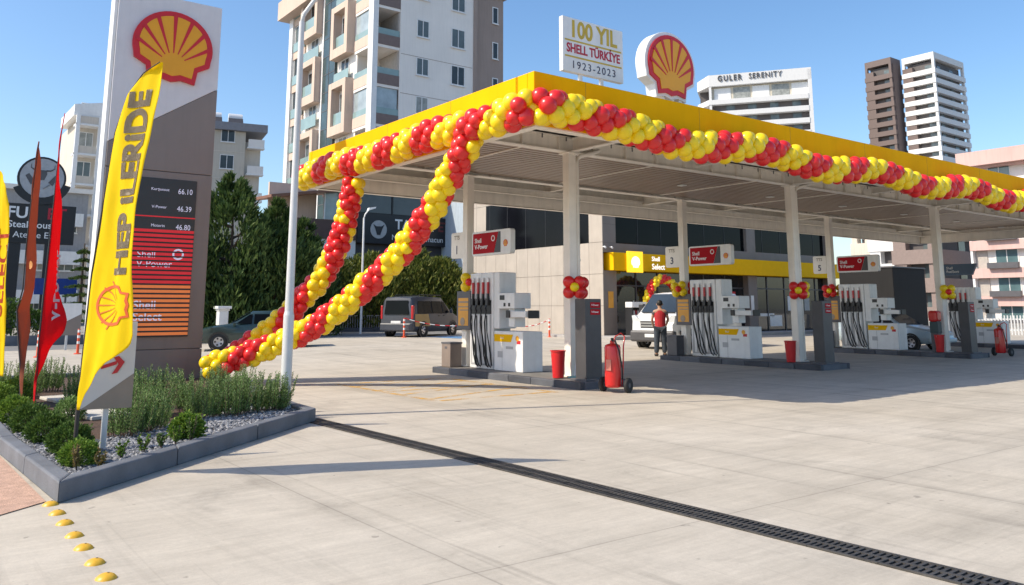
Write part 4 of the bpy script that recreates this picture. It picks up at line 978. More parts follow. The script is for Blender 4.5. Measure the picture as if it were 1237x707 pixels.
# ------------------------------------------------------------------ person
def person():
    loc = (20.2, 18.75, gz(20.2,18.75))
    t = thing('person', 'person in a red sleeveless vest and dark jeans standing by the white van', 'person', loc, R(-48))
    skin = M('skin', (.42,.24,.16), .55, var=.05); vest = M('red vest', (.42,.012,.02), .7, var=.15, scale=12); jean = M('dark jeans', (.035,.045,.06), .8, var=.25, scale=10); hair = M('dark hair', (.015,.012,.01), .6); shoe = M('dark shoes', (.03,.03,.03), .6); under = M('grey sleeve', (.10,.09,.10), .8)
    def grow(name, pts, edges, m, lvl=2, root=0, parent=t):
        me = bpy.data.meshes.new(name); me.from_pydata([p[:3] for p in pts], edges, []); o = bpy.data.objects.new(name, me); COL.objects.link(o); o.parent = parent
        o.modifiers.new("skin", "SKIN")
        for i, p in enumerate(pts):
            r_ = p[3]; me.skin_vertices[0].data[i].radius = r_ if isinstance(r_, tuple) else (r_, r_); me.skin_vertices[0].data[i].use_root = (i == root)
        s = o.modifiers.new('sub', 'SUBSURF'); s.levels = lvl; s.render_levels = lvl
        me.materials.append(m); 
        return o
    # body facing +y (away from camera), x to its right
    pts = [(0,0,.98,(.15,.11)),(0,.01,1.15,(.145,.105)),(0,.02,1.32,(.17,.115)),(0,.01,1.44,(.14,.085)),(0,.02,1.52,.055),(0,.035,1.60,.075),(0,.04,1.68,.085),(0,.035,1.745,.06),
        (.19,.01,1.43,.062),(.255,.04,1.17,.045),(.20,.22,1.02,.036),(.19,.28,1.0,.03),(-.19,.01,1.43,.062),(-.26,.04,1.17,.045),(-.23,.20,.98,.036),(-.22,.25,.96,.03),
        (.10,0,.92,.105),(.11,.02,.52,.07),(.12,-.02,.10,.05),(.13,.10,.045,.038),(-.10,0,.92,.105),(-.12,-.03,.52,.07),(-.14,-.08,.10,.05),(-.15,.05,.045,.038)]
    ed = [(0,1),(1,2),(2,3),(3,4),(4,5),(5,6),(6,7),(3,8),(8,9),(9,10),(10,11),(3,12),(12,13),(13,14),(14,15),(0,16),(16,17),(17,18),(18,19),(0,20),(20,21),(21,22),(22,23)]
    grow('body', pts, ed, skin)
    for s in (1,-1):
        base = Vector((.19,.28,1.0)) if s > 0 else Vector((-.22,.25,.96))
        for k in range(5):
            fx = (k-2)*.016 if k < 4 else -s*.035
            ln = (.07,.085,.08,.065,.045)[k]; p1 = base + Vector((fx,.045,-.005)); p2 = p1 + Vector((fx*.2, ln*.55, -.012)); p3 = p2 + Vector((0, ln*.35, -.028))
            grow('finger', [(*base,.014),(*p1,.0095),(*p2,.009),(*p3,.007)], [(0,1),(1,2),(2,3)], skin, 1)
    grow('vest', [(0,0,.80,(.19,.15)),(0,0,.94,(.185,.15)),(0,.01,1.14,(.185,.145)),(0,.02,1.32,(.215,.15)),(0,.01,1.44,(.185,.115)),(0,.015,1.50,(.095,.085))], [(0,1),(1,2),(2,3),(3,4),(4,5)], vest)
    for s in (1,-1): grow('sleeve', [(s*.15,.01,1.44,.075),(s*.205,.02,1.38,.07),(s*.235,.04,1.27,.058)], [(0,1),(1,2)], under)
    grow('jeans', [(0,0,.98,(.175,.135)),(.10,0,.88,.125),(.11,.02,.52,.095),(.12,-.02,.09,.08),(-.10,0,.88,.125),(-.12,-.03,.52,.095),(-.14,-.08,.09,.08)], [(0,1),(1,2),(2,3),(0,4),(4,5),(5,6)], jean)
    for x, y in ((.125,.03),(-.145,-.03)): grow('shoe', [(x,y-.06,.06,.075),(x,y+.06,.055,.075),(x,y+.17,.045,.06)], [(0,1),(1,2)], shoe)
    mb = MB(); mb.ball((0,.02,1.70), .098, 18, 12, 0, 1.05); mb.build('hair', hair, t)
    for s in (1,-1):
        mb = MB(); mb.ball((s*.093,.045,1.655), .022, 8, 6, 0, 1.4); mb.build('ear', skin, t); mb = MB(); mb.ball((s*.032,.118,1.67), .010, 8, 6); mb.build('eye', hair, t)
    mb = MB(); mb.prism([(-.016,1.62),(.016,1.62),(.005,1.665),(-.005,1.665)], lambda u, v, d: (u, .115+d, v), 0, .025); mb.build('nose', skin, t)
    mb = MB(); mb.box(-.025,.025,.108,.118,1.592,1.6); mb.build('mouth', M('lips', (.3,.12,.1), .5), t)
    return t
person()
# ------------------------------------------------------------------ price pylon
t = thing('price_pylon', 'tall taupe and white price pylon with a scallop emblem and price displays', 'price sign', (3.4, 18.5, .1))
W = 2.18
def bp(n, m, *a, bevel=.008, parent=t):
    mb = MB(); mb.box(*a); return mb.build(n, m, parent, bevel=bevel)
bp('base_panel', taupe, 0,W,0,.5,0,.62); bp('display_panel', taupe, 0,W,0,.5,.632,4.39); bp('body_core', dark, .03,W-.03,.03,.47,.1,8.1)
F = lambda u, v, d: (u, -d, v)
mb = MB(); mb.prism([(0,4.405),(W,4.405),(W,6.38),(0,4.92)], F, -.5, 0); mb.build('upper_panel', taupe, t, bevel=.008)
mb = MB(); mb.prism([(0,4.93),(W,6.39),(W,8.32),(0,8.32)], F, -.5, 0); mb.build('white_panel', pylw, t, bevel=.008)
bp('edge_strip', white, -.07,-.003,.05,.45,.02,8.32)
pecten(t, lambda u, v, d: (u+1.16, -d-.001, v+7.18), .82, d=.07)
disp = bp('price_display', M('display black', (.03,.028,.03), .3), .62,1.86,-.02,-.001,3.12,4.24)
for z, lab, val in ((4.0,'Kurşunsuz','66.10'),(3.62,'V-Power','46.39'),(3.22,'Motorin','46.80')):
    text('lettering', lab, .085, led, disp, (1.10,-.023,z), RX, ex=.001, align='CENTER')
    text('digits', val, .165, led, disp, (1.62,-.023,z-.02), RX, ex=.001, spacing=1.05, sx=.8)
mb = MB(); mb.box(.62,1.86,-.026,-.0205,3.40,3.425); mb.build('red_line', ledred, disp)
scr = bp('led_screen', M('screen backing', (.02,.012,.012), .6), .62,1.86,-.012,-.001,.90,3.11)
mr, mo = MB(), MB(); z = .92; k = 0
while z < 3.08:
    (mo if z < 1.92 else mr).box(.63,1.85,-.03,-.0125,z,z+.062); z += .098
mr.build('red_slats', ledred, scr); mo.build('orange_slats', ledor, scr)
gapm = MB(); z = .92-.034
while z < 3.08: gapm.box(.625,1.855,-.0365,-.0335,z,z+.032); z += .098
gapm.build('slat_gaps', black, scr)
text('lettering', 'Shell\nV-Power', .20, led, scr, (.72,-.032,2.5), RX, ex=.001, align='LEFT'); 
mb = MB(); mb.lathe([(.08,-.034),(.12,-.034),(.12,-.03),(.08,-.03)], (1.55,0,2.62), 16, 0, 'y'); mb.build('ring_mark', led, scr)
text('lettering', 'Shell\nSelect', .24, led, scr, (.72,-.032,1.42), RX, ex=.001, align='LEFT', bold=.003)

# ------------------------------------------------------------------ blade flags
FD = Vector((.38,-.925,0)); FN = Vector((-.925,-.38,0)); FV = Vector((.13,.99,0))
fl_y = clothmat('yellow flag cloth', (.93,.73,.010), .45); fl_r = clothmat('red flag cloth', (.80,.02,.03), .6); fl_b = clothmat('copper flag cloth', (.46,.16,.09), .6)
def resample(poly, n):
    d = [0]
    for a, b in zip(poly, poly[1:]): d.append(d[-1] + math.dist(a, b))
    out = []
    for k in range(n):
        s = d[-1]*k/(n-1); i = max(q for q in range(len(d)) if d[q] <= s+1e-9); i = min(i, len(poly)-2)
        f = (s-d[i])/(d[i+1]-d[i]); out.append((poly[i][0]+(poly[i+1][0]-poly[i][0])*f, poly[i][1]+(poly[i+1][1]-poly[i][1])*f))
    return out
def blade(name_lab, base, Lp, Rp, m, amp=.035, ph=0, pole_m=black, depth=0):
    t = thing('blade_flag', name_lab, 'flag', (base[0], base[1], .1), 0, 'blade flags in the planter')
    bz = .1
    wav = lambda s, z: amp*(math.sin(5.5*s + 1.7*z + ph)*.6 + .5*math.sin(11*s - 2.6*z + ph*2)*min(1, abs(s)*4+.2) + .22*math.sin(23*s+1.2*z) + .16*math.sin(9*z+14*s+ph)*math.sin(3.1*z) + .10*math.sin(31*s-7*z))
    n, mm = 90, 18; mb = MB(); vs = []
    def edge(poly, z):
        for a, b in zip(poly, poly[1:]):
            if min(a[1],b[1]) <= z <= max(a[1],b[1]): return a[0] + (b[0]-a[0])*(z-a[1])/((b[1]-a[1]) or 1e-6)
        return poly[0][0]
    def back(f, z): return FV * (depth * f * min(1, max(0, (z-.6)/.9)) * (1 - (z/4.2)**5))
    zz0, zz1 = max(Lp[0][1], Rp[0][1]), min(Lp[-1][1], Rp[-1][1]); zl = [zz0 + (zz1-zz0)*k/(n-1) for k in range(n)]
    L_ = [(edge(Lp,z), z) for z in zl]; R_ = [(edge(Rp,z), z) for z in zl]
    wav.off = Vector((.77,-.63,0)) if depth else FN
    wav.back = lambda s, z: back(min(max((s-edge(Lp,z))/max(edge(Rp,z)-edge(Lp,z), .02), 0), 1), z)
    for a, b in zip(L_, R_):
        for j in range(mm+1):
            f = j/mm; s = a[0]+(b[0]-a[0])*f; z = a[1]+(b[1]-a[1])*f; p = FD*s + FN*wav(s, z)*min(1, f*6+.3) + back(f, z); vs.append((p.x, p.y, z-bz))
    mb.add(vs, [(i*(mm+1)+j, i*(mm+1)+j+1, (i+1)*(mm+1)+j+1, (i+1)*(mm+1)+j) for i in range(n-1) for j in range(mm)], 0, True)
    c = mb.build('cloth', m, t, fix=False); so = c.modifiers.new('thickness', 'SOLIDIFY'); so.thickness = .003; so.offset = 0
    pts = [FD*(s-.012) + Vector((0,0,z-bz)) for s, z in L_]
    mb = MB(); mb.tube([pts[0]+Vector((0,0,-.14))]+pts, .013, 8, r2=.005); mb.build('pole', pole_m, t)
    mb = MB(); mb.tube([pts[0]*1 + Vector((0,0,-pts[0].z)), pts[0]+Vector((0,0,.05))], .02, 8); mb.build('ground_spike', black, t)
    return t, wav
def fine(me, L_):
    import bmesh
    bm = bmesh.new(); bm.from_mesh(me); bmesh.ops.triangulate(bm, faces=bm.faces[:])
    for _ in range(5):
        e = [e for e in bm.edges if e.calc_length() > L_]
        if not e: break
        bmesh.ops.subdivide_edges(bm, edges=e, cuts=1); bmesh.ops.triangulate(bm, faces=[f for f in bm.faces if len(f.verts) > 3])
    bm.to_mesh(me); bm.free()
def on_flag(t, wav, body, size, m, s0, z0, ex=.0006, bold=0, shear=0, sx=1, dz=.1):
    """writing that runs up the cloth"""
    o = text('lettering', body, size, m, t, (0,0,0), (0,0,0), ex=ex, bold=bold, align='LEFT', sx=1)
    fine(o.data, .035)
    for v in o.data.vertices:
        x, y, zz = v.co; z = z0 + x*sx; s = s0 - y + shear*x
        p = FD*s + FN*wav(s, z) + wav.off*(.007 + abs(zz)) + wav.back(s, z); v.co = (p.x, p.y, z - dz)
    return o
YL = [(0.017, 0.623), (0.023, 1.053), (0.042, 1.491), (0.062, 1.935), (0.149, 2.59), (0.255, 3.339), (0.41, 3.704), (0.648, 3.91), (0.883, 3.976)]
YR = [(0.058, 0.618), (0.115, 0.783), (0.204, 0.904), (0.376, 1.08), (0.569, 1.163), (0.684, 1.25), (0.747, 1.342), (0.736, 1.534), (0.707, 1.882), (0.71, 2.276), (0.743, 2.755), (0.801, 3.238), (0.852, 3.687), (0.883, 3.976)]
t, wv = blade('large yellow blade flag with grey writing and a red outlined scallop', (1.6,9.1), YL, YR, fl_y)
on_flag(t, wv, 'HEP iLERiDE', .35, txt_g, .50, 1.90, bold=.016, shear=.07, sx=.98)
# outlined scallop on the cloth
def flat_on(t, wv, poly, s0, z0, m, name, d0=.008, d1=.011):
    mb = MB(); F = lambda u, v, d: tuple((lambda p: (p.x, p.y, z0+v-.1))(FD*(s0+u) + FN*(wv(s0+u, z0+v)+d)))
    mb.prism(poly, F, d0, d1); return mb.build(name, m, t)
fr = M('flag print red', (.62,.10,.02), .7)
rot = lambda pts, k: [(-y*k, x*k) for x, y in pts]   # emblem lies on its side, as the writing does
oe = rot(pecten_outline(), .19); ie = rot(pecten_outline(.86), .19)
for q in range(len(oe)):
    a, b = oe[q], oe[(q+1) % len(oe)]; c, d = ie[(q+1) % len(ie)], ie[q]
mb = MB(); FF = lambda u, v, d: (u, v, d)
for q in range(len(oe)): mb.prism([oe[q], oe[(q+1) % len(oe)], ie[(q+1) % len(ie)], ie[q]], FF, .006, .0072)
for i in range(7):
    a = math.pi/2 + (i-3)*.34; c_, s_ = math.cos(a), math.sin(a); P = lambda r_, w_: (c_*r_ - s_*w_, -.5 + s_*r_ + c_*w_)
    mb.prism(rot([P(.35,-.01), P(1.42,-.03), P(1.42,.03), P(.35,.01)], .19), FF, .006, .0072)
so_ = mb.build('scallop_outline', fr, t); fine(so_.data, .03)
for v_ in so_.data.vertices:
    u, v, d = v_.co; p = FD*(.41+u*1.45) + FN*(wv(.41+u*1.45, 1.62+v)+d); v_.co = (p.x, p.y, 1.62+v-.1)
so_.data.set_sharp_from_angle(angle=R(50))
RL_ = [(0.009, 0.395), (-0.005, 0.695), (-0.015, 1.202), (-0.006, 1.822), (0.011, 2.4), (0.029, 2.988), (0.035, 3.422), (0.061, 3.859), (0.097, 4.111)]
RR_ = [(0.045, 0.397), (0.059, 0.748), (0.189, 1.055), (0.452, 1.291), (0.57, 1.433), (0.319, 1.819), (0.251, 2.026), (0.259, 2.443), (0.232, 2.974), (0.147, 3.412), (0.098, 3.855), (0.097, 4.111)]
t, wv = blade('narrow furled red blade flag with white writing', (1.62,12.0), RL_, RR_, fl_r, .04, 1.3, depth=.5)
on_flag(t, wv, 'V-Power', .30, txt_w, .27, 1.42, bold=.006, sx=.85, shear=-.07)
BL_ = [(0.017, 0.36), (-0.061, 0.809), (-0.204, 1.266), (-0.276, 1.557), (-0.178, 1.851), (-0.195, 2.446), (-0.181, 2.989), (-0.156, 3.477), (-0.117, 4.019)]
BR_ = [(0.058, 0.362), (0.042, 0.812), (0.047, 1.269), (0.009, 1.616), (0.064, 1.907), (0.038, 2.438), (0.023, 3.038), (0.039, 3.584), (-0.055, 3.901), (-0.117, 4.019)]
t, wv = blade('narrow furled copper brown blade flag', (1.65,13.6), BL_, BR_, fl_b, .05, 2.2, depth=.5)
flat_on(t, wv, [(.06*math.cos(a), .06*math.sin(a)) for a in [math.pi*k/8 for k in range(16)]], -.06, 2.2, M('copper print', (.45,.20,.05), .6), 'round_mark')
ZL = [(-1.75, 0.35), (-1.75, 1.243), (-1.78, 2.508), (-1.78, 3.281), (-1.72, 3.75), (-1.62, 3.9)]
ZR = [(-0.468, 0.58), (-0.523, 1.002), (-0.544, 1.617), (-0.635, 2.498), (-0.729, 3.146), (-0.86, 3.482), (-1.098, 3.74), (-1.35, 3.87), (-1.6, 3.9)]
t, wv = blade('yellow blade flag with red SELECT writing, cut by the edge of the photo', (1.7,14.2), ZL, ZR, fl_y, .03, .4)
on_flag(t, wv, 'SELECT', .42, M('flag red ink', (.55,.06,.01), .6), -.78, 1.45, bold=.008)

# ------------------------------------------------------------------ arrow sign
t = thing('arrow_sign', 'white and taupe panel with a red arrow on a pale post', 'sign', (1.99, 9.79, .1), math.atan2(-.09,.47))
mb = MB(); mb.box(-.03,.03,.012,.06,0,1.2); mb.build('post', steel_w, t, bevel=.01)
mb = MB(); mb.box(-.25,.25,-.02,.01,.44,1.345); mb.build('panel', M('sign pale panel', (.60,.585,.55), .5, var=.05), t, bevel=.004)
mb = MB(); mb.prism([(-.25,.44),(.25,.44),(.25,.80),(-.20,.47)], lambda u, v, d: (u, -.0205-d, v), 0, .003); mb.build('taupe_field', M('sign taupe', (.25,.21,.17), .5), t)
mb = MB(); G = lambda u, v, d: (u+.045, -.0245-d, v+.885)
mb.prism([(-.12,-.035),(.03,.012),(.03,.05),(-.12,.0)], G, 0, .003); mb.prism([(-.005,.085),(.045,.10),(.105,.035),(.04,-.075),(-.015,-.09),(.045,.015)], G, .0032, .006)
mb.build('red_arrow', M('arrow red', (.50,.02,.025), .5), t)

# lamp post by the kerb
t = thing('lamp_post', 'tall pale grey lamp post standing at the planter corner', 'lamp post', (4.89, 12.05, .1))
mb = MB(); mb.tube([(0,0,0),(0,0,1.38)], .078, 18); mb.tube([(0,0,1.38),(0,0,1.44)], .078, 18, r2=.064); mb.tube([(0,0,1.44),(.005,0,6.0)], .064, 18, r2=.042); mb.build('pole', steel_w, t)
mb = MB(); mb.tube([(.005,0,5.98),(.02,-.02,6.12),(.30,-.13,6.62),(1.4,-.5,8.1)], .036, 12, r2=.03); mb.build('arm', steel_w, t)
mb = MB(); mb.prism([(-.1,0),(.35,-.07),(.6,-.03),(.6,.04),(.3,.09),(-.1,.06)], lambda u, v, d: (1.4+u*.93-d*.36, -.5-u*.36-d*.93, 8.1+v+u*.4), -.1, .1); mb.build('lamp_head', gray_pl, t, bevel=.02)
mb = MB(); mb.box(-.16,.16,-.16,.16,0,.02); mb.lathe([(.12,.02),(.12,.05),(.09,.07)], n=16); mb.build('base_plate', steel_w, t)
# far street lamp
t = thing('street_lamp', 'slim white street lamp in front of the restaurant sign', 'lamp post', (18.95, 37.5, .3))
mb = MB(); mb.tube([(0,0,0),(0,0,5.75)], .06, 10, r2=.045); mb.build('pole', white, t)
mb = MB(); mb.tube([(0,0,5.72),(.06,-.02,5.95),(.26,-.06,6.22)], .035, 8); mb.prism([(-.05,-.05),(.4,-.02),(.42,.05),(0,.08)], lambda u, v, d: (.22+u*.9, -.05-d, 6.2+v+u*.25), -.1, .1); mb.build('lamp_head', white, t)

# posts with chain, bollards, far signs
bo = M('bollard orange', (.70,.09,.03), .45)
def bollard(label, loc):
    t = thing('bollard', label, 'bollard', loc, 0, 'orange and white bollards')
    mb = MB(); mb.cyl((0,0,0),(0,0,.86),.045,12); mb.lathe([(.12,0),(.12,.03),(.05,.05)], n=14); mb.build('post', bo, t)
    mb = MB()
    for z in (.35,.55,.74): mb.cyl((0,0,z),(0,0,z+.09),.048,12)
    mb.build('white_band', white, t); return t
b0 = bollard('orange bollard behind the grey minivan bumper', (18.95, 33.2, gz(18.95,33.2)))
copy_thing(b0, 'orange bollard at the beige shop wall', (24.6, 29.7, .22)); copy_thing(b0, 'orange bollard at the middle of the red and white chain', (22.6, 31.2, .22))
copy_thing(b0, 'orange bollard left of the red flag, by the far hedge', (4.13, 30.9, 0)); copy_thing(b0, 'orange bollard behind the arrow sign, by the far hedge', (5.51, 32.2, 0))
def chain(label, a, b):
    a = Vector(a); b = Vector(b); t = thing('barrier_chain', label, 'chain', tuple(a), 0, 'red and white chains'); n = 18
    P = lambda f: (b-a)*f + Vector((0,0,-.32*4*f*(1-f)))
    for k in range(n): mb = MB(); mb.tube([P(k/n), P((k+1)/n)], .02, 6); mb.build('link', white if k % 2 else red_p, t)
chain('red and white chain sagging in front of the minivan', (18.95,33.2,.28+.84), (22.6,31.2,.22+.82)); chain('red and white chain running to the beige shop wall', (22.6,31.2,1.04), (24.6,29.7,1.04))
t = thing('arrow_sign', 'small grey and white sign panel far behind the red flag', 'sign', (5.65, 35.5, .0))
mb = MB(); mb.box(-.45,.45,-.02,.02,.55,1.75); mb.build('panel', white, t); mb = MB(); mb.prism([(-.45,.55),(.45,.55),(.45,1.35),(-.45,.85)], lambda u, v, d: (u, -.0205-d, v), 0, .004); mb.build('taupe_field', taupe, t); mb = MB(); mb.box(-.04,.04,-.02,.02,0,.55); mb.build('post', steel_w, t)
t = thing('pole_flag', 'small white flag hanging on a thin pole left of the yellow flag', 'flag', (5.25, 29.5, 0))
mb = MB(); mb.tube([(0,0,0),(0,0,4.45)], .03, 8); mb.build('pole', steel_w, t)
mb = MB(); vs = []
for i in range(9):
    for j in range(5): vs.append((.03+.36*(j/4)*min(1,.25+i/5), .05*math.sin(j*2+i*.6), 4.4-1.15*i/8-(j/4)*.25))
mb.add(vs, [(i*5+j, i*5+j+1, (i+1)*5+j+1, (i+1)*5+j) for i in range(8) for j in range(4)], 0, True); c = mb.build('cloth', clothmat('white flag cloth', (.8,.8,.8), .4), t, fix=False); so = c.modifiers.new('thickness','SOLIDIFY'); so.thickness = .004
t = thing('blue_sign', 'blue sign panel beyond the far hedge', 'sign', (7.6, 52.5, 0))
mb = MB(); mb.box(-1.05,1.05,-.05,.05,2.3,3.2); mb.build('panel', M('sign blue', (.015,.05,.25), .4), t)
mb = MB(); mb.box(-.6,-.5,.051,.12,0,3.1); mb.box(.5,.6,.051,.12,0,3.1); mb.build('post', dark, t)

# ------------------------------------------------------------------ windows, buildings
WC = {}; wrand = random.Random(4)
glass_c = glassmat('curtained window', (.30,.31,.29), .15, .35, .35, 1.5); glass_k = glassmat('dark window', (.045,.055,.06), .06, .4, .4, .6)
def window(parent, loc, w_, h, axis='y', name='window', fm=None, gm=None, bars=1, fr=.07, dp=.12):
    """axis 'y': faces local -Y, x runs along the wall; axis 'x': faces local -X, y runs along the wall"""
    fm = fm or frame_w; gm = gm or wrand.choice((glass_w, glass_w, glass_k, glass_c))
    key = (round(w_,2), round(h,2), axis, fm.name, gm.name, bars)
    if key not in WC:
        mb = MB(); B = (lambda a,b,c,d,e,f: mb.box(a,b,c,d,e,f)) if axis == 'y' else (lambda a,b,c,d,e,f: mb.box(c,d,a,b,e,f))
        B(-w_/2,-w_/2+fr,-dp*.5,.02,0,h); B(w_/2-fr,w_/2,-dp*.5,.02,0,h); B(-w_/2+fr,w_/2-fr,-dp*.5,.02,0,fr); B(-w_/2+fr,w_/2-fr,-dp*.5,.02,h-fr,h)
        for k in range(bars): x = -w_/2 + w_*(k+1)/(bars+1); B(x-fr*.45,x+fr*.45,-dp*.5,.02,fr,h-fr)
        B(-w_/2-.06,w_/2+.06,-dp,-dp*.5-.002,-.07,.0)
        g = MB(); G = g.box if axis == 'y' else (lambda a,b,c,d,e,f: g.box(c,d,a,b,e,f)); G(-w_/2+fr,w_/2-fr,-dp*.25,.015,fr,h-fr)
        WC[key] = (mb.mesh(name, fm), g.mesh('pane', gm))
    f, p = WC[key]; o = bpy.data.objects.new(name, f); COL.objects.link(o); o.parent = parent; o.location = loc
    q = bpy.data.objects.new('pane', p); COL.objects.link(q); q.parent = o; return o
def part(t, n, m, *a, bevel=0):
    mb = MB(); mb.box(*a); return mb.build(n, m, t, bevel=bevel)

# tall apartment block. local x along its shaded front, local y along its sunlit side
ax, ay = 28.21, 55.21
t = thing('apartment_block', 'tall white and pinkish apartment block with corner balconies behind the canopy', 'building', (ax, ay, 0))
FL = [9.1+3.19*k for k in range(6)]                  # floor slab tops 9.1 .. 25
part(t, 'wall', apt_w, 2.4, 9.4, .0, 16, 0, 30.5); part(t, 'wall', apt_w, .35, 2.39, 3.2, 16, 0, 30.5)
part(t, 'brown_wall', apt_b, 9.41, 12.8, .35, 15, 0, 28.4); part(t, 'brown_pier', apt_b, 9.405, 9.75, -.1, .345, 0, 30); part(t, 'roof', apt_b, 9.4, 13.15, .05, 15.3, 28.42, 28.75)
part(t, 'roof', apt_p, -.6, 9.6, -.4, 17.9, 30.52, 31.2)
part(t, 'corner_pier', white, 0, .45, 0, .8, 0, 30.5)
part(t, 'joint_line', apt_b, 2.5, 9.3, -.012, -.003, 18.2, 18.24); part(t, 'joint_line', apt_b, 2.5, 9.3, -.012, -.003, 21.4, 21.44)
for k, z in enumerate([6.0]+FL+[28.3]):
    if z < 28:
        for x, w_ in ((4.45,1.15),(7.85,1.35)):
            window(t, (x, -.012, z+1.25 if x < 6 else z+1.0), w_, 1.45 if x < 6 else 1.65, 'y')
        window(t, (11.9, .338, z+.9), .6, 1.5, 'y', bars=0)
    # corner loggia: slab, parapets, balcony glass
    part(t, 'loggia_slab', apt_w, .05, 2.39, .05, 3.19, z-.22, z)
    if z < 28:
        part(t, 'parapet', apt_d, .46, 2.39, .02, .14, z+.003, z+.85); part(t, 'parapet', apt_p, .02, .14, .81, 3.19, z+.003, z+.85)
        part(t, 'balcony_glass', rail_g, .46, 2.39, .06, .09, z+.852, z+1.35); part(t, 'balcony_glass', rail_g, .06, .09, .81, 3.19, z+.852, z+1.35)
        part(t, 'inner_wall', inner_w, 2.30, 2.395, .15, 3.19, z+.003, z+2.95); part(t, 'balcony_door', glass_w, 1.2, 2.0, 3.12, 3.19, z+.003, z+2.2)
        if k in (0, 3, 2): part(t, 'loggia_glazing', glassmat('loggia glazing %d' % k, (.33,.40,.43), .08, .6), .46, 2.38, .15, .18, z+.853, z+2.95)
        if k in (3, 5): part(t, 'loggia_glazing', glassmat('side loggia glazing %d' % k, (.36,.42,.44), .08, .6), .15, .18, .82, 3.18, z+.853, z+2.95)
part(t, 'roof', apt_p, -.9, .299, 9.9, 18.0, 28.5, 30.3)
# sunlit side: projecting box frames, glass shaft, windows with glass rails
part(t, 'side_wall', apt_w, .30, .349, 3.2, 17.2, 0, 30.5)
part(t, 'glass_shaft', M('teal curtain glass', (.055,.085,.09), .12, var=.25, scale=.8, spec=.35), .08, .299, 6.9, 9.35, 0, 30.4)
mb = MB()
z = 2.0
while z < 30: mb.box(.06,.079,6.9,9.35,z,z+.06); z += 1.6
for y in (6.9, 8.1, 9.3): mb.box(.06,.079,y,y+.06,0,30.4)
mb.build('shaft_mullion', dark, t)
part(t, 'white_pier', white, .1, .299, 9.36, 9.75, 0, 30.5); part(t, 'end_pier', white, 0, .299, 16.4, 17.2, 0, 30.5)
def boxframe(y0, y1, z0, z1):
    mb = MB(); d = -.45; e = .55
    mb.box(d,.299,y0,y0+e,z0,z1); mb.box(d,.299,y1-e,y1,z0,z1); mb.box(d,.299,y0+e,y1-e,z0,z0+e+.25); mb.box(d,.299,y0+e,y1-e,z1-e,z1)
    o = mb.build('box_frame', apt_p, t, bevel=.02)
    part(t, 'balcony_glass', rail_g, -.2,-.17, y0+e,y1-e, z0+e+.25, z0+e+1.35)
    window(t, (.29, (y0+y1)/2, z0+e+.3), (y1-y0)-2*e-.4, z1-z0-2*e-.6, 'x')
for z0 in (21.93, 15.35, 8.8, 28.2): boxframe(3.7, 6.85, z0, z0+4.5 if z0 < 27 else 30.4)
for z0 in (12.58-4, 16.45-4.1, 23.12-4.0): pass
for z0 in (25.2, 19.06, 12.58): boxframe(9.85, 13.5, z0, z0+4.05 if z0 < 25 else z0+4.9)
for z in (20.1, 13.5, 26.6):
    window(t, (.29, 5.3, z-.35), 1.5, 2.1, 'x'); part(t, 'balcony_glass', rail_g, -.1,-.07,4.0,6.7,z-.45,z+.65)
for z in (23.7, 17.6, 11.2):
    window(t, (.29, 11.6, z-.5), 1.6, 2.0, 'x'); part(t, 'balcony_glass', rail_g, -.1,-.07,10.1,13.3,z-.55,z+.5)
for z in [6.0]+FL+[28.3]:
    window(t, (.29, 15.0, z+.5), 2.5, 2.1, 'x', fm=frame_w); part(t, 'balcony_glass', rail_g, .1,.13,13.7,16.3,z+.05,z+.9); part(t, 'spandrel', apt_p, .15,.298,13.7,16.35,z-.65,z+.04)
# restaurant podium with black sign
t = thing('restaurant_building', 'low restaurant with dark glazing, black sign and brown flat roofs', 'building', (19.5, 50, 0))
part(t, 'wall', dgrey, 5.3, 13.2, .25, 5, 0, 9.6); part(t, 'roof', M('brown roof edge', (.09,.05,.045), .6), 5.0, 14.0, -.6, 5.1, 9.45, 9.8)
part(t, 'dark_glazing', glassmat('smoked glass', (.05,.055,.065), .08, .6), 5.4, 13.1, .1, .24, 7.95, 9.43)
for x in (5.4,7.9,10.4,12.9): part(t, 'mullion', black, x, x+.1, .04, .099, 7.95, 9.43)
sg = part(t, 'sign_board', M('sign black board', (.014,.014,.017), .4), 5.2, 12.9, -.25, .0, 5.85, 7.88)
mb = MB(); mb.lathe([(.0001,-.285),(.62,-.285),(.62,-.251),(.0001,-.251)], (6.75,0,6.8), 24, 0, 'y'); lg = mb.build('round_logo', M('logo grey', (.42,.42,.42), .5), sg)
mb = MB(); mb.prism([(-.42,.30),(-.2,.16),(.2,.16),(.42,.30),(.26,-.02),(.12,-.42),(-.12,-.42),(-.26,-.02)], lambda u, v, d: (6.75+u, -.286-d, 6.85+v), 0, .02); mb.build('bull_head', black, lg)
text('lettering', 'TAVUK', .95, txt_w, sg, (8.0,-.27,7.2), RX, align='LEFT', bold=.02); text('lettering', 'ET', .95, M('sign dark red', (.16,.03,.03), .5), sg, (11.45,-.27,7.2), RX, align='LEFT', bold=.02)
text('lettering', 'Mangal - Lahmacun', .55, txt_w, sg, (7.75,-.27,6.3), RX, align='LEFT', sx=.98)
part(t, 'terrace_wall', M('terrace brown', (.10,.055,.045), .6), -.4, 5.15, -.2, .1, 6.0, 7.25); part(t, 'terrace_base', apt_w, -.4, 5.15, -.1, 4.9, 0, 5.99)
part(t, 'terrace_glazing', glassmat('veranda glass', (.30,.36,.37), .08, .7), 2.9, 5.1, .1, .2, 7.3, 9.3)
for x in (2.9,3.9,5.02): part(t, 'mullion', white, x, x+.07, .03, .099, 7.3, 9.3)
part(t, 'terrace_back', apt_p, -.4, 2.85, 1.2, 1.4, 7.25, 9.6)
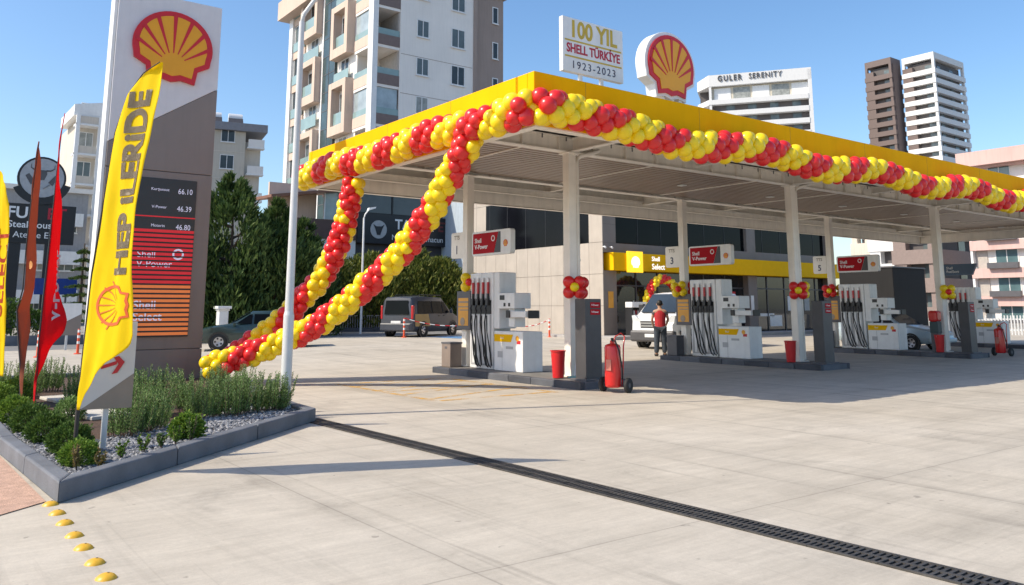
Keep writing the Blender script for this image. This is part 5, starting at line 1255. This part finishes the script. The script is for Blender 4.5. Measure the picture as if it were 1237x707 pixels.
mb = MB(); mb.add([(-1.0,-.8,8.35),(5.1,-.8,9.35),(5.1,3.5,9.5),(-1.0,3.5,8.5),(-1.0,-.8,8.52),(5.1,-.8,9.52),(5.1,3.5,9.67),(-1.0,3.5,8.67)], [(0,1,2,3),(7,6,5,4),(0,4,5,1),(1,5,6,2),(2,6,7,3),(3,7,4,0)]); mb.build('sloping_roof', M('awning brown', (.20,.09,.055), .6), t)
t = thing('stair_tower', 'pale blue grey rendered tower squeezed between the restaurant and the shop wall', 'building', (31.6, 47, 0))
part(t, 'wall', M('pale blue render', (.42,.49,.56), .8, var=.06, streak=.1), 0, 4, 0, 4, 0, 9.5); window(t, (.9,-.012,5.0), .9, 1.7, 'y', bars=0); part(t, 'roof', white, -.1, 4.1, -.1, 4.1, 9.5, 9.7)

# cream building left: rounded front with columns and balconies
t = thing('balcony_building', 'cream building with curved balconies and white columns behind the red flag', 'building', (13.4, 89, 0))
part(t, 'wall', apt_w2, .5, 4.6, 1.5, 12, 0, 20.4)
part(t, 'roof', white, 2.6, 5.2, -.6, 12, 20.45, 21.2)
mb = MB(); mb.prism([(-.2,20.4),(2.4,20.4),(2.4,22.0),(-.2,21.5)], lambda u, v, d: (u, .3+d, v), 0, 8); mb.build('parapet', white, t)
for x in (.0, 2.0):
    part(t, 'column', white, x, x+.35, -.1, .25, 0, 20.4)
for k in range(7):
    z = 1.6 + 3.0*k
    part(t, 'balcony_slab', white, .0, 2.3, -.05, 1.49, z-.2, z); part(t, 'parapet', apt_w2, .36, 1.99, .05, .15, z+.003, z+.75)
    part(t, 'balcony_slab', white, 2.5, 4.7, -1.3, 1.49, z-.2, z); part(t, 'balcony_front', white, 2.5, 3.9, -1.3, -1.2, z+.003, z+.85); part(t, 'balcony_rail', dark, 3.92, 4.7, -1.3, -1.25, z+.003, z+1.0)
    window(t, (1.2, 1.49, z+.2), 1.3, 2.2, 'y'); window(t, (3.5, 1.49, z+.2), 1.2, 2.2, 'y')
t = thing('cream_building', 'cream block with roof water tanks seen to the right of the price pylon', 'building', (22.5, 92.8, 0), R(-12))
part(t, 'wall', M('cream stone render', (.55,.50,.42), .8, var=.05, scale=.4, streak=.1), 0, 8.6, 0, 9, 0, 21.2)
part(t, 'wall', apt_w2, 8.61, 10.4, .8, 9, 0, 20.2)
part(t, 'roof', M('roof grey', (.22,.22,.24), .6), -.4, 10.9, -.6, 9.4, 21.22, 22.1)
for k in range(7):
    z = 1.2 + 3.05*k
    window(t, (6.7,-.012,z+.4), 1.5, 1.6, 'y'); window(t, (3.2,-.012,z+.4), 1.3, 1.6, 'y')
    part(t, 'balcony_slab', white, 8.8, 10.7, -.3, .79, z-.15, z); part(t, 'balcony_front', apt_w, 8.9, 10.65, -.28, -.2, z+.003, z+.9)
    part(t, 'stone_band', apt_w2, .01, 8.59, -.03, -.003, z-.7, z-.62)
for x, lab in ((5.3,'left white roof water tank on the cream block'),(7.6,'right white roof water tank on the cream block')):
    q = thing('water_tank', lab, 'water tank', (22.5+x*math.cos(R(-12))+.4, 92.8+x*math.sin(R(-12))+2, 22.1), R(-12), 'roof water tanks')
    mb = MB(); mb.cyl((-.75,0,1.0),(.75,0,1.0),.55,16); mb.build('tank', M('tank white ' + str(x), (.65,.66,.67), .4), q); mb = MB(); mb.box(-.6,.6,-.4,.4,0,.45); mb.add([(-.8,-1.2,.1),(.8,-1.2,.1),(.8,-.5,.9),(-.8,-.5,.9),(-.8,-1.2,.16),(.8,-1.2,.16),(.8,-.5,.96),(-.8,-.5,.96)], [(3,2,1,0),(4,5,6,7),(0,1,5,4),(1,2,6,5),(2,3,7,6),(3,0,4,7)]); mb.build('solar_panel', dgrey, q)
# steakhouse sign
t = thing('billboard', 'black steakhouse billboard with a round bull emblem on top', 'billboard', (7.3, 59.6, 0))
bd = part(t, 'board', M('billboard black', (.016,.015,.016), .45), -2.2, 2.1, -.12, .12, 5.55, 8.05, bevel=.02)
text('lettering', 'FUL', 1.0, txt_w, bd, (-1.75,-.13,7.45), RX, align='LEFT', bold=.02); text('lettering', 'ET', 1.0, txt_red, bd, (.45,-.13,7.45), RX, align='LEFT', bold=.02)
text('lettering', 'Steakhouse', .58, txt_w, bd, (-1.65,-.13,6.72), RX, align='LEFT', sx=1.02, bold=.006); text('lettering', '- Ateşte Et', .55, txt_w, bd, (-1.65,-.13,6.08), RX, align='LEFT')
for x in (-1.15, .8): part(t, 'post', black, x-.32, x+.32, -.1, .1, 0, 5.54)
part(t, 'emblem_stand', black, -.55, .75, -.08, .08, 8.06, 8.6)
mb = MB(); mb.lathe([(.0001,-.12),(1.38,-.12),(1.38,.1),(.0001,.1)], (0,0,9.75), 32, 0, 'y'); em = mb.build('emblem', black, t)
mb = MB(); mb.lathe([(.0001,-.15),(1.25,-.15),(1.25,-.121),(.0001,-.121)], (0,0,9.75), 32, 0, 'y'); mb.build('emblem_disc', M('emblem grey', (.40,.41,.43), .5), em)
mb = MB(); G = lambda u, v, d: (u, -.152-d, 9.9+v)
mb.prism([(-.22,.35),(.22,.35),(.26,.12),(.12,-.28),(-.12,-.28),(-.26,.12)], G, 0, .02)
for s in (1,-1):
    mb.tube([G(s*x, y, .01) for x, y in ((.2,.32),(.45,.34),(.66,.48),(.66,.72))], .06, 6, r2=.015)
    mb.prism([(s*.35,-.42),(s*.75,.1),(s*.95,-.05),(s*.6,-.62)], G, 0, .02); mb.bar(G(s*.45,-.55,.01), G(s*.1,-.85,.01), .1, .02)
mb.build('bull_head', dark, em)
mb = MB()
for k in range(14):
    a0, a1 = R(205+10*k), R(205+10*(k+1)); mb.prism([(1.28*math.cos(a0),1.28*math.sin(a0)),(1.28*math.cos(a1),1.28*math.sin(a1)),(1.72*math.cos(a1),1.72*math.sin(a1)),(1.72*math.cos(a0),1.72*math.sin(a0))], lambda u, v, d: (u, -.16-d, 9.75+v), 0, .03)
rb = mb.build('ribbon', black, em)
t = thing('grey_house', 'grey flat roofed building behind the steakhouse billboard', 'building', (1.2, 78, 0))
part(t, 'wall', M('grey render', (.33,.33,.34), .8, var=.08, streak=.15), 0, 12, 0, 8, 0, 11.2); part(t, 'roof', apt_w, -.3, 12.3, -.3, 8.3, 11.2, 11.6); part(t, 'stair_head', dgrey, 2.5, 5.0, 1, 4, 11.6, 13.0)
for k in range(3):
    for x in (1.5,3.8,6.2,8.6,10.6): window(t, (x,-.012,1.4+3.2*k), 1.4, 1.6, 'y')
    part(t, 'balcony_front', white, 7.2, 11.6, -.9, -.8, 4.0+3.2*k-1.9, 4.0+3.2*k-1.0); part(t, 'balcony_slab', white, 7.2, 11.6, -.9, -.003, 4.0+3.2*k-2.1, 4.0+3.2*k-1.91)

# ------------------------------------------------------------------ towers on the right
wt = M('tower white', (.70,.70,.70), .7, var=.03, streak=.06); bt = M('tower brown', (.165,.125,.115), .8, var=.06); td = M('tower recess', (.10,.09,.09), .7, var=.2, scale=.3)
def tower(label, loc, wx, wy, top, fh, bandm, nf, group, sidem=None, glass=True, ztop=3.0, rz=0, bot=0):
    t = thing('tower_block', label, 'building', loc, rz, group)
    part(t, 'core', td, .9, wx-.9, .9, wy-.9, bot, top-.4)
    for cx_, cy_ in ((0,0),(wx-.6,0),(0,wy-.6)): part(t, 'corner_pier', bandm, cx_, cx_+.6, cy_, cy_+.6, bot, top)
    part(t, 'roof', bandm, 0, wx, 0, wy, top+.003, top+1.5)
    for k in range(nf):
        z = top - ztop - fh*k
        o = part(t, 'floor_band', bandm, -.15, wx+.15, -.15, wy+.15, z-fh*.25, z+fh*.25)
        if k < nf:
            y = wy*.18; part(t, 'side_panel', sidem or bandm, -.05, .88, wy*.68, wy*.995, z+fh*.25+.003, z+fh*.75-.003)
            part(t, 'balcony_door', glass_w, .82, .899, wy*.12, wy*.34, z+fh*.25+.01, z+fh*.75-.01)
            if glass:
                part(t, 'balcony_door', glass_w, wx*.2, wx*.3, .82, .899, z+fh*.25+.01, z+fh*.75-.01); part(t, 'balcony_door', glass_w, wx*.6, wx*.72, .82, .899, z+fh*.25+.01, z+fh*.75-.01)
    if 'brown banded' in label: part(t, 'side_wall', bandm, .61, wx-.61, -.2, .5, bot, top)
    return t
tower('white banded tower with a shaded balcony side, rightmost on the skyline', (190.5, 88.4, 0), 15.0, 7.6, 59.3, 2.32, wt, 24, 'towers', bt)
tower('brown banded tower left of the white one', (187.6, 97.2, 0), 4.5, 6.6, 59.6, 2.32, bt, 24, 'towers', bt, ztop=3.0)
# white block with roof lettering
def dep(px, D):   # a bearing from the viewpoint
    a = R(37.07) + math.atan((px-618.5)/992*math.cos(R(9.38))); return Vector((math.sin(a)*D, math.cos(a)*D))
a_, b_ = Vector((159.6,129.5)), Vector((173.5,109.6)); rz = math.atan2(b_.y-a_.y, b_.x-a_.x); Wd = (b_-a_).length
t = thing('lettered_block', 'white banded block with dark lettering along its roof edge', 'building', (a_.x, a_.y, 0), rz)
part(t, 'core', td, .4, Wd-.6, 1.6, 14, 0, 56)
part(t, 'corner_pier', wt, Wd-.9, Wd, 0, 1.0, 0, 58.6); part(t, 'corner_pier', wt, 0, .6, .0, 1.0, 0, 56)
roof = part(t, 'roof_band', wt, 0, Wd-.003, .0, 14.2, 56.1, 59.0)
for k in range(12):
    z = 51.4 - 3.0*k
    part(t, 'floor_band', wt, -.1, Wd-.91, -.12, 14, z, z+1.2)
    for q in range(4): part(t, 'balcony_door', glass_w, 4+q*5.2, 6+q*5.2, 1.5, 1.599, z+1.21, z+2.95)
    mb = MB(); mb.add([(0,0,z),(-3.2,4.5,z),(-3.2,12,z),(0,12,z),(0,0,z+1.3),(-3.2,4.5,z+1.3),(-3.2,12,z+1.3),(0,12,z+1.3)], [(3,2,1,0),(4,5,6,7),(0,1,5,4),(1,2,6,5),(2,3,7,6),(3,0,4,7)]); mb.build('side_band', wt, t)
mb = MB(); mb.add([(0,0,56.1),(-3.2,4.5,56.1),(-3.2,12,56.1),(0,12,56.1),(0,0,59),(-3.2,4.5,58.6),(-3.2,12,58.6),(0,12,59)], [(3,2,1,0),(4,5,6,7),(0,1,5,4),(1,2,6,5),(2,3,7,6),(3,0,4,7)]); mb.build('side_band', wt, t)
part(t, 'side_core', td, -2.6, .3, 5.2, 12, 0, 56); part(t, 'penthouse_wall', M('cream penthouse wall', (.6,.55,.45), .8), .6, Wd-1, 1.2, 1.55, 52.7, 56)  # penthouse wall in one plain cream colour
for q in range(5): part(t, 'sliding_panel', glass_c if q % 2 else white, 1.2+q*4.6, 5.2+q*4.6, 1.08, 1.195, 52.72, 55.7)
text('lettering', 'GULER', 2.0, dgrey, roof, (2.2,-.12,57.9), RX, ex=.1, align='LEFT', bold=.03, spacing=1.35, sx=.78); text('lettering', 'SERENITY', 1.9, dgrey, roof, (9.7,-.12,57.95), RX, ex=.1, align='LEFT', spacing=1.2, sx=.82)
# lower buildings seen under the canopy
tower('white block with dark balconies glimpsed under the canopy', (95.5, 49.6, 0), 6.0, 4.3, 15, 3.0, wt, 6, 'blocks seen under the canopy', glass=False)
tower('brown grey block glimpsed between the third column and the pink building', (84.0, 40.6, 0), 12, 4.2, 12.6, 2.9, M('grey brown render', (.26,.20,.18), .8, var=.08), 6, 'blocks seen under the canopy', glass=True)
tower('slim pale block far behind the shop end, glimpsed under the canopy', (100.0, 56.4, 0), 3.0, 2.4, 15, 3.0, apt_w2, 5, 'blocks seen under the canopy', glass=False)
# pink apartment building
t = thing('pink_building', 'pink and white apartment building with dark balcony boxes at the photo edge', 'building', (78.2, 26.0, 0))
part(t, 'wall', apt_w, .3, 12, 0, 8.2, 0, 14.2); part(t, 'roof_band', pink, -.9, 12.3, -.3, 8.7, 14.203, 15.5)
for k in range(6):
    z = .30 + 2.46*k
    part(t, 'floor_band', pink, -.35, 11.9, -.2, 8.4, z+1.40, z+2.25)
    window(t, (.29, 5.6, z+2.45 if k < 0 else z-.05), 1.9, 1.55, 'x', gm=glass_b); window(t, (.29, 2.6, z-.05), 1.5, 1.5, 'x', fm=frame_d, gm=glass_b)
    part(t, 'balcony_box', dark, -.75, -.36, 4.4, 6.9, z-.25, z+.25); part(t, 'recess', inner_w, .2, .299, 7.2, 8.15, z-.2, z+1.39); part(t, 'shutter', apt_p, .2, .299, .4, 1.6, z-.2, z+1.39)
    part(t, 'loggia_pier', white, -.3, .2, 8.2, 8.4, z-.20, z+1.39)
# white fence and kerb at the far right
t = thing('picket_fence', 'white picket fence below the pink building', 'fence', (46.5, 25.5, 0), R(-52))
mb = MB()
for x in [k*.16 for k in range(100)]: mb.box(x, x+.06, 0, .03, .05, 1.15)
mb.build('pickets', white, t); mb = MB(); mb.box(-.05,16.1,.031,.06,.3,.38); mb.box(-.05,16.1,.031,.06,.9,.98); mb.build('rail', white, t)

# low street fence behind the forecourt
t = thing('street_fence', 'low dark railing fence under the hedge trees', 'fence', (12.5, 43.2, .1))
mb = MB(); mb.box(0,18,0,.2,0,.35); mb.build('base_wall', M('fence base', (.10,.11,.13), .8, var=.3), t)
mb = MB()
for k in range(120): mb.box(k*.15, k*.15+.03, .08,.11,.351,1.0)
mb.box(0,18,.07,.12,1.0,1.05); mb.build('railing', gray_pl, t)
t = thing('gate_pillar', 'white pillar with a flared cap behind the dark green car', 'pillar', (11.7, 36.2, 0))
mb = MB(); mb.box(-.2,.2,-.2,.2,0,1.45); mb.box(-.24,.24,-.24,.24,1.451,1.53); mb.box(-.3,.3,-.3,.3,1.531,1.65); mb.build('shaft', white, t, bevel=.02)
t = thing('low_wall', 'dark low wall at the edge of the road behind the flags', 'wall', (-14, 40.5, 0)); part(t, 'masonry', kerb_m, 0, 24, 0, .3, 0, .42)

# ------------------------------------------------------------------ trees
def crown_leaves(seed, h0, h1, prof, n, ls, lw, up, nclump=70, rag=.18):
    rr = random.Random(seed); mb = MB(); cl = []
    for i in range(nclump):
        f = rr.random()**.85; z = h0 + (h1-h0)*f; a = rr.uniform(0,6.28); R_ = prof(f); q = R_*rr.uniform(.45,1.02)
        cl.append((Vector((math.cos(a)*q, math.sin(a)*q, z)), max(R_, .35)*rr.uniform(.22,.42)))
    for i in range(n):
        c, cr = cl[rr.randrange(nclump)]; v = Vector((rr.gauss(0,1), rr.gauss(0,1), rr.gauss(0,1))); v.normalize(); v *= cr*rr.uniform(.5,1.15)
        p = c + Vector((v.x, v.y, v.z*1.25)); out = Vector((p.x, p.y, 0)); out = out.normalized() if out.length > .01 else Vector((1,0,0))
        d = out*.6 + Vector((0,0,up)) + Vector((rr.uniform(-.7,.7), rr.uniform(-.7,.7), rr.uniform(-.5,.5)))
        leaf(mb, p, d, ls*rr.uniform(.6,1.3), lw*rr.uniform(.7,1.3), rr)
    return mb
def tree(name, label, group, loc, h, rad, n, ls, lw, up, m, seed, shape='cone', h0=.4, nclump=80):
    t = thing(name, label, 'tree', loc, seed, group); rr = random.Random(seed)
    prof = {'cone': lambda f: rad*(1-f)**.62*(1-.35*max(0,.12-f)/.12), 'pine': lambda f: rad*(1-f)**.5*(.72+.28*math.sin(3+f*9)*.6)*(1-.3*max(0,.12-f)/.12), 'oval': lambda f: rad*(math.sin(math.pi*(.12+.86*f))**.6), 'col': lambda f: rad*min(1,(1-f)*3)**.7}[shape]
    mb = MB(); mb.tube([(0,0,0),(.05,.03,h*.4),(0,0,h*.85)], .04*h**.8, 9, r2=.02)
    for k in range(9):
        z = h*(.2+.07*k); a = k*2.4; q = prof(min(.95,z/h))*.7; mb.tube([(0,0,z),(math.cos(a)*q*.5,math.sin(a)*q*.5,z+.15*q),(math.cos(a)*q,math.sin(a)*q,z+.45*q)], .03*h**.5, 6, r2=.01)
    mb.build('trunk', bark, t, fix=False); crown_leaves(seed, h0, h, prof, n, ls, lw, up, nclump).build('crown', m, t, fix=False); return t
for i, (x, y, h, r, lab) in enumerate(((12.6,38.3,7.5,3.4,'tallest dark conifer just right of the price pylon'),(14.9,38.8,6.4,3.1,'dark conifer between the pylon and the lamp post'),(10.6,38.8,6.7,2.4,'dark conifer partly hidden by the price pylon'),(16.9,40,5.7,2.4,'dark conifer behind the lamp post'))):
    tree('conifer_tree', lab, 'dark conifers', (x,y,.1), h, r, 11000, .36, .11, 1.1, g_con, 200+i, 'pine', .2, 90)
for i, (x, y, h, r, m, lab) in enumerate(((18.4,43.9,4.4,1.9,g_con,'dark hedge tree between the two garlands'),(20.6,44.6,4.1,1.9,g_hed,'hedge tree behind the street lamp'),(22.9,44.2,4.4,2.1,g_hed,'yellowish hedge tree behind the minivan'),(25.2,43.6,4.7,2.1,g_hed,'yellowish hedge tree at the shop wall'),(27.2,43.2,4.2,1.8,g_hed,'hedge tree rightmost against the shop wall'),(16.6,45.2,4.3,1.8,g_con,'dark hedge tree left of the second garland'))):
    tree('hedge_tree', lab, 'hedge trees', (x,y,.2), h, r, 7500, .30, .10, .9, m, 230+i, 'oval', .1, 120)
# araucaria-like tree with flat tiers
t = thing('tiered_tree', 'dark tiered conifer between the red flag and the yellow flag', 'tree', (8.35, 49.3, 0))
mb = MB(); mb.tube([(0,0,0),(0,0,5.0)], .12, 8, r2=.03); mb.build('trunk', bark, t, fix=False)
mb = MB(); rr = random.Random(9)
for k in range(9):
    z = .9 + .46*k; q = 1.15*(1-k/10.5)
    for j in range(9):
        a = j*.7 + k*.4
        for s in range(60):
            f = rr.random(); p = Vector((math.cos(a)*q*f, math.sin(a)*q*f, z - .12*f + rr.uniform(-.05,.05)))
            leaf(mb, p, (math.cos(a)+rr.uniform(-.8,.8), math.sin(a)+rr.uniform(-.8,.8), rr.uniform(-.1,.6)), .17, .05, rr)
mb.build('crown', g_con, t, fix=False)
def hedge(label, x0, x1, y, h, z0=0, n=9000, m=None, seed=5):
    rr = random.Random(seed); t = thing('clipped_hedge', label, 'hedge', (x0, y, z0)); mb = MB(); L_ = x1-x0
    for i in range(n):
        x = rr.uniform(0,L_); f = rr.random(); yy = rr.uniform(-.5,.5); hh = h*(1+.12*math.sin(x*1.7)+.08*math.sin(x*4.1))
        z = hh*math.sqrt(rr.random())*rr.uniform(.85,1.03)
        leaf(mb, (x,yy,z), (rr.uniform(-.6,.6), -.6+rr.uniform(-.5,.5), .8), .16, .08, rr)
    mb.build('foliage', m or g_box2, t, fix=False)
    for k in range(int(L_/1.6)): mb = MB(); mb.cyl((.4+k*1.6,0,0),(.4+k*1.6,0,h*.6),.03,5); mb.build('stem', bark, t, fix=False)
hedge('dark low hedge along the road behind the flags', -8, 6.6, 42.0, 1.75, n=12000)
hedge('dark hedge at the foot of the conifers', 8.5, 18, 38.0, 1.5, n=9000, m=g_con, seed=6)
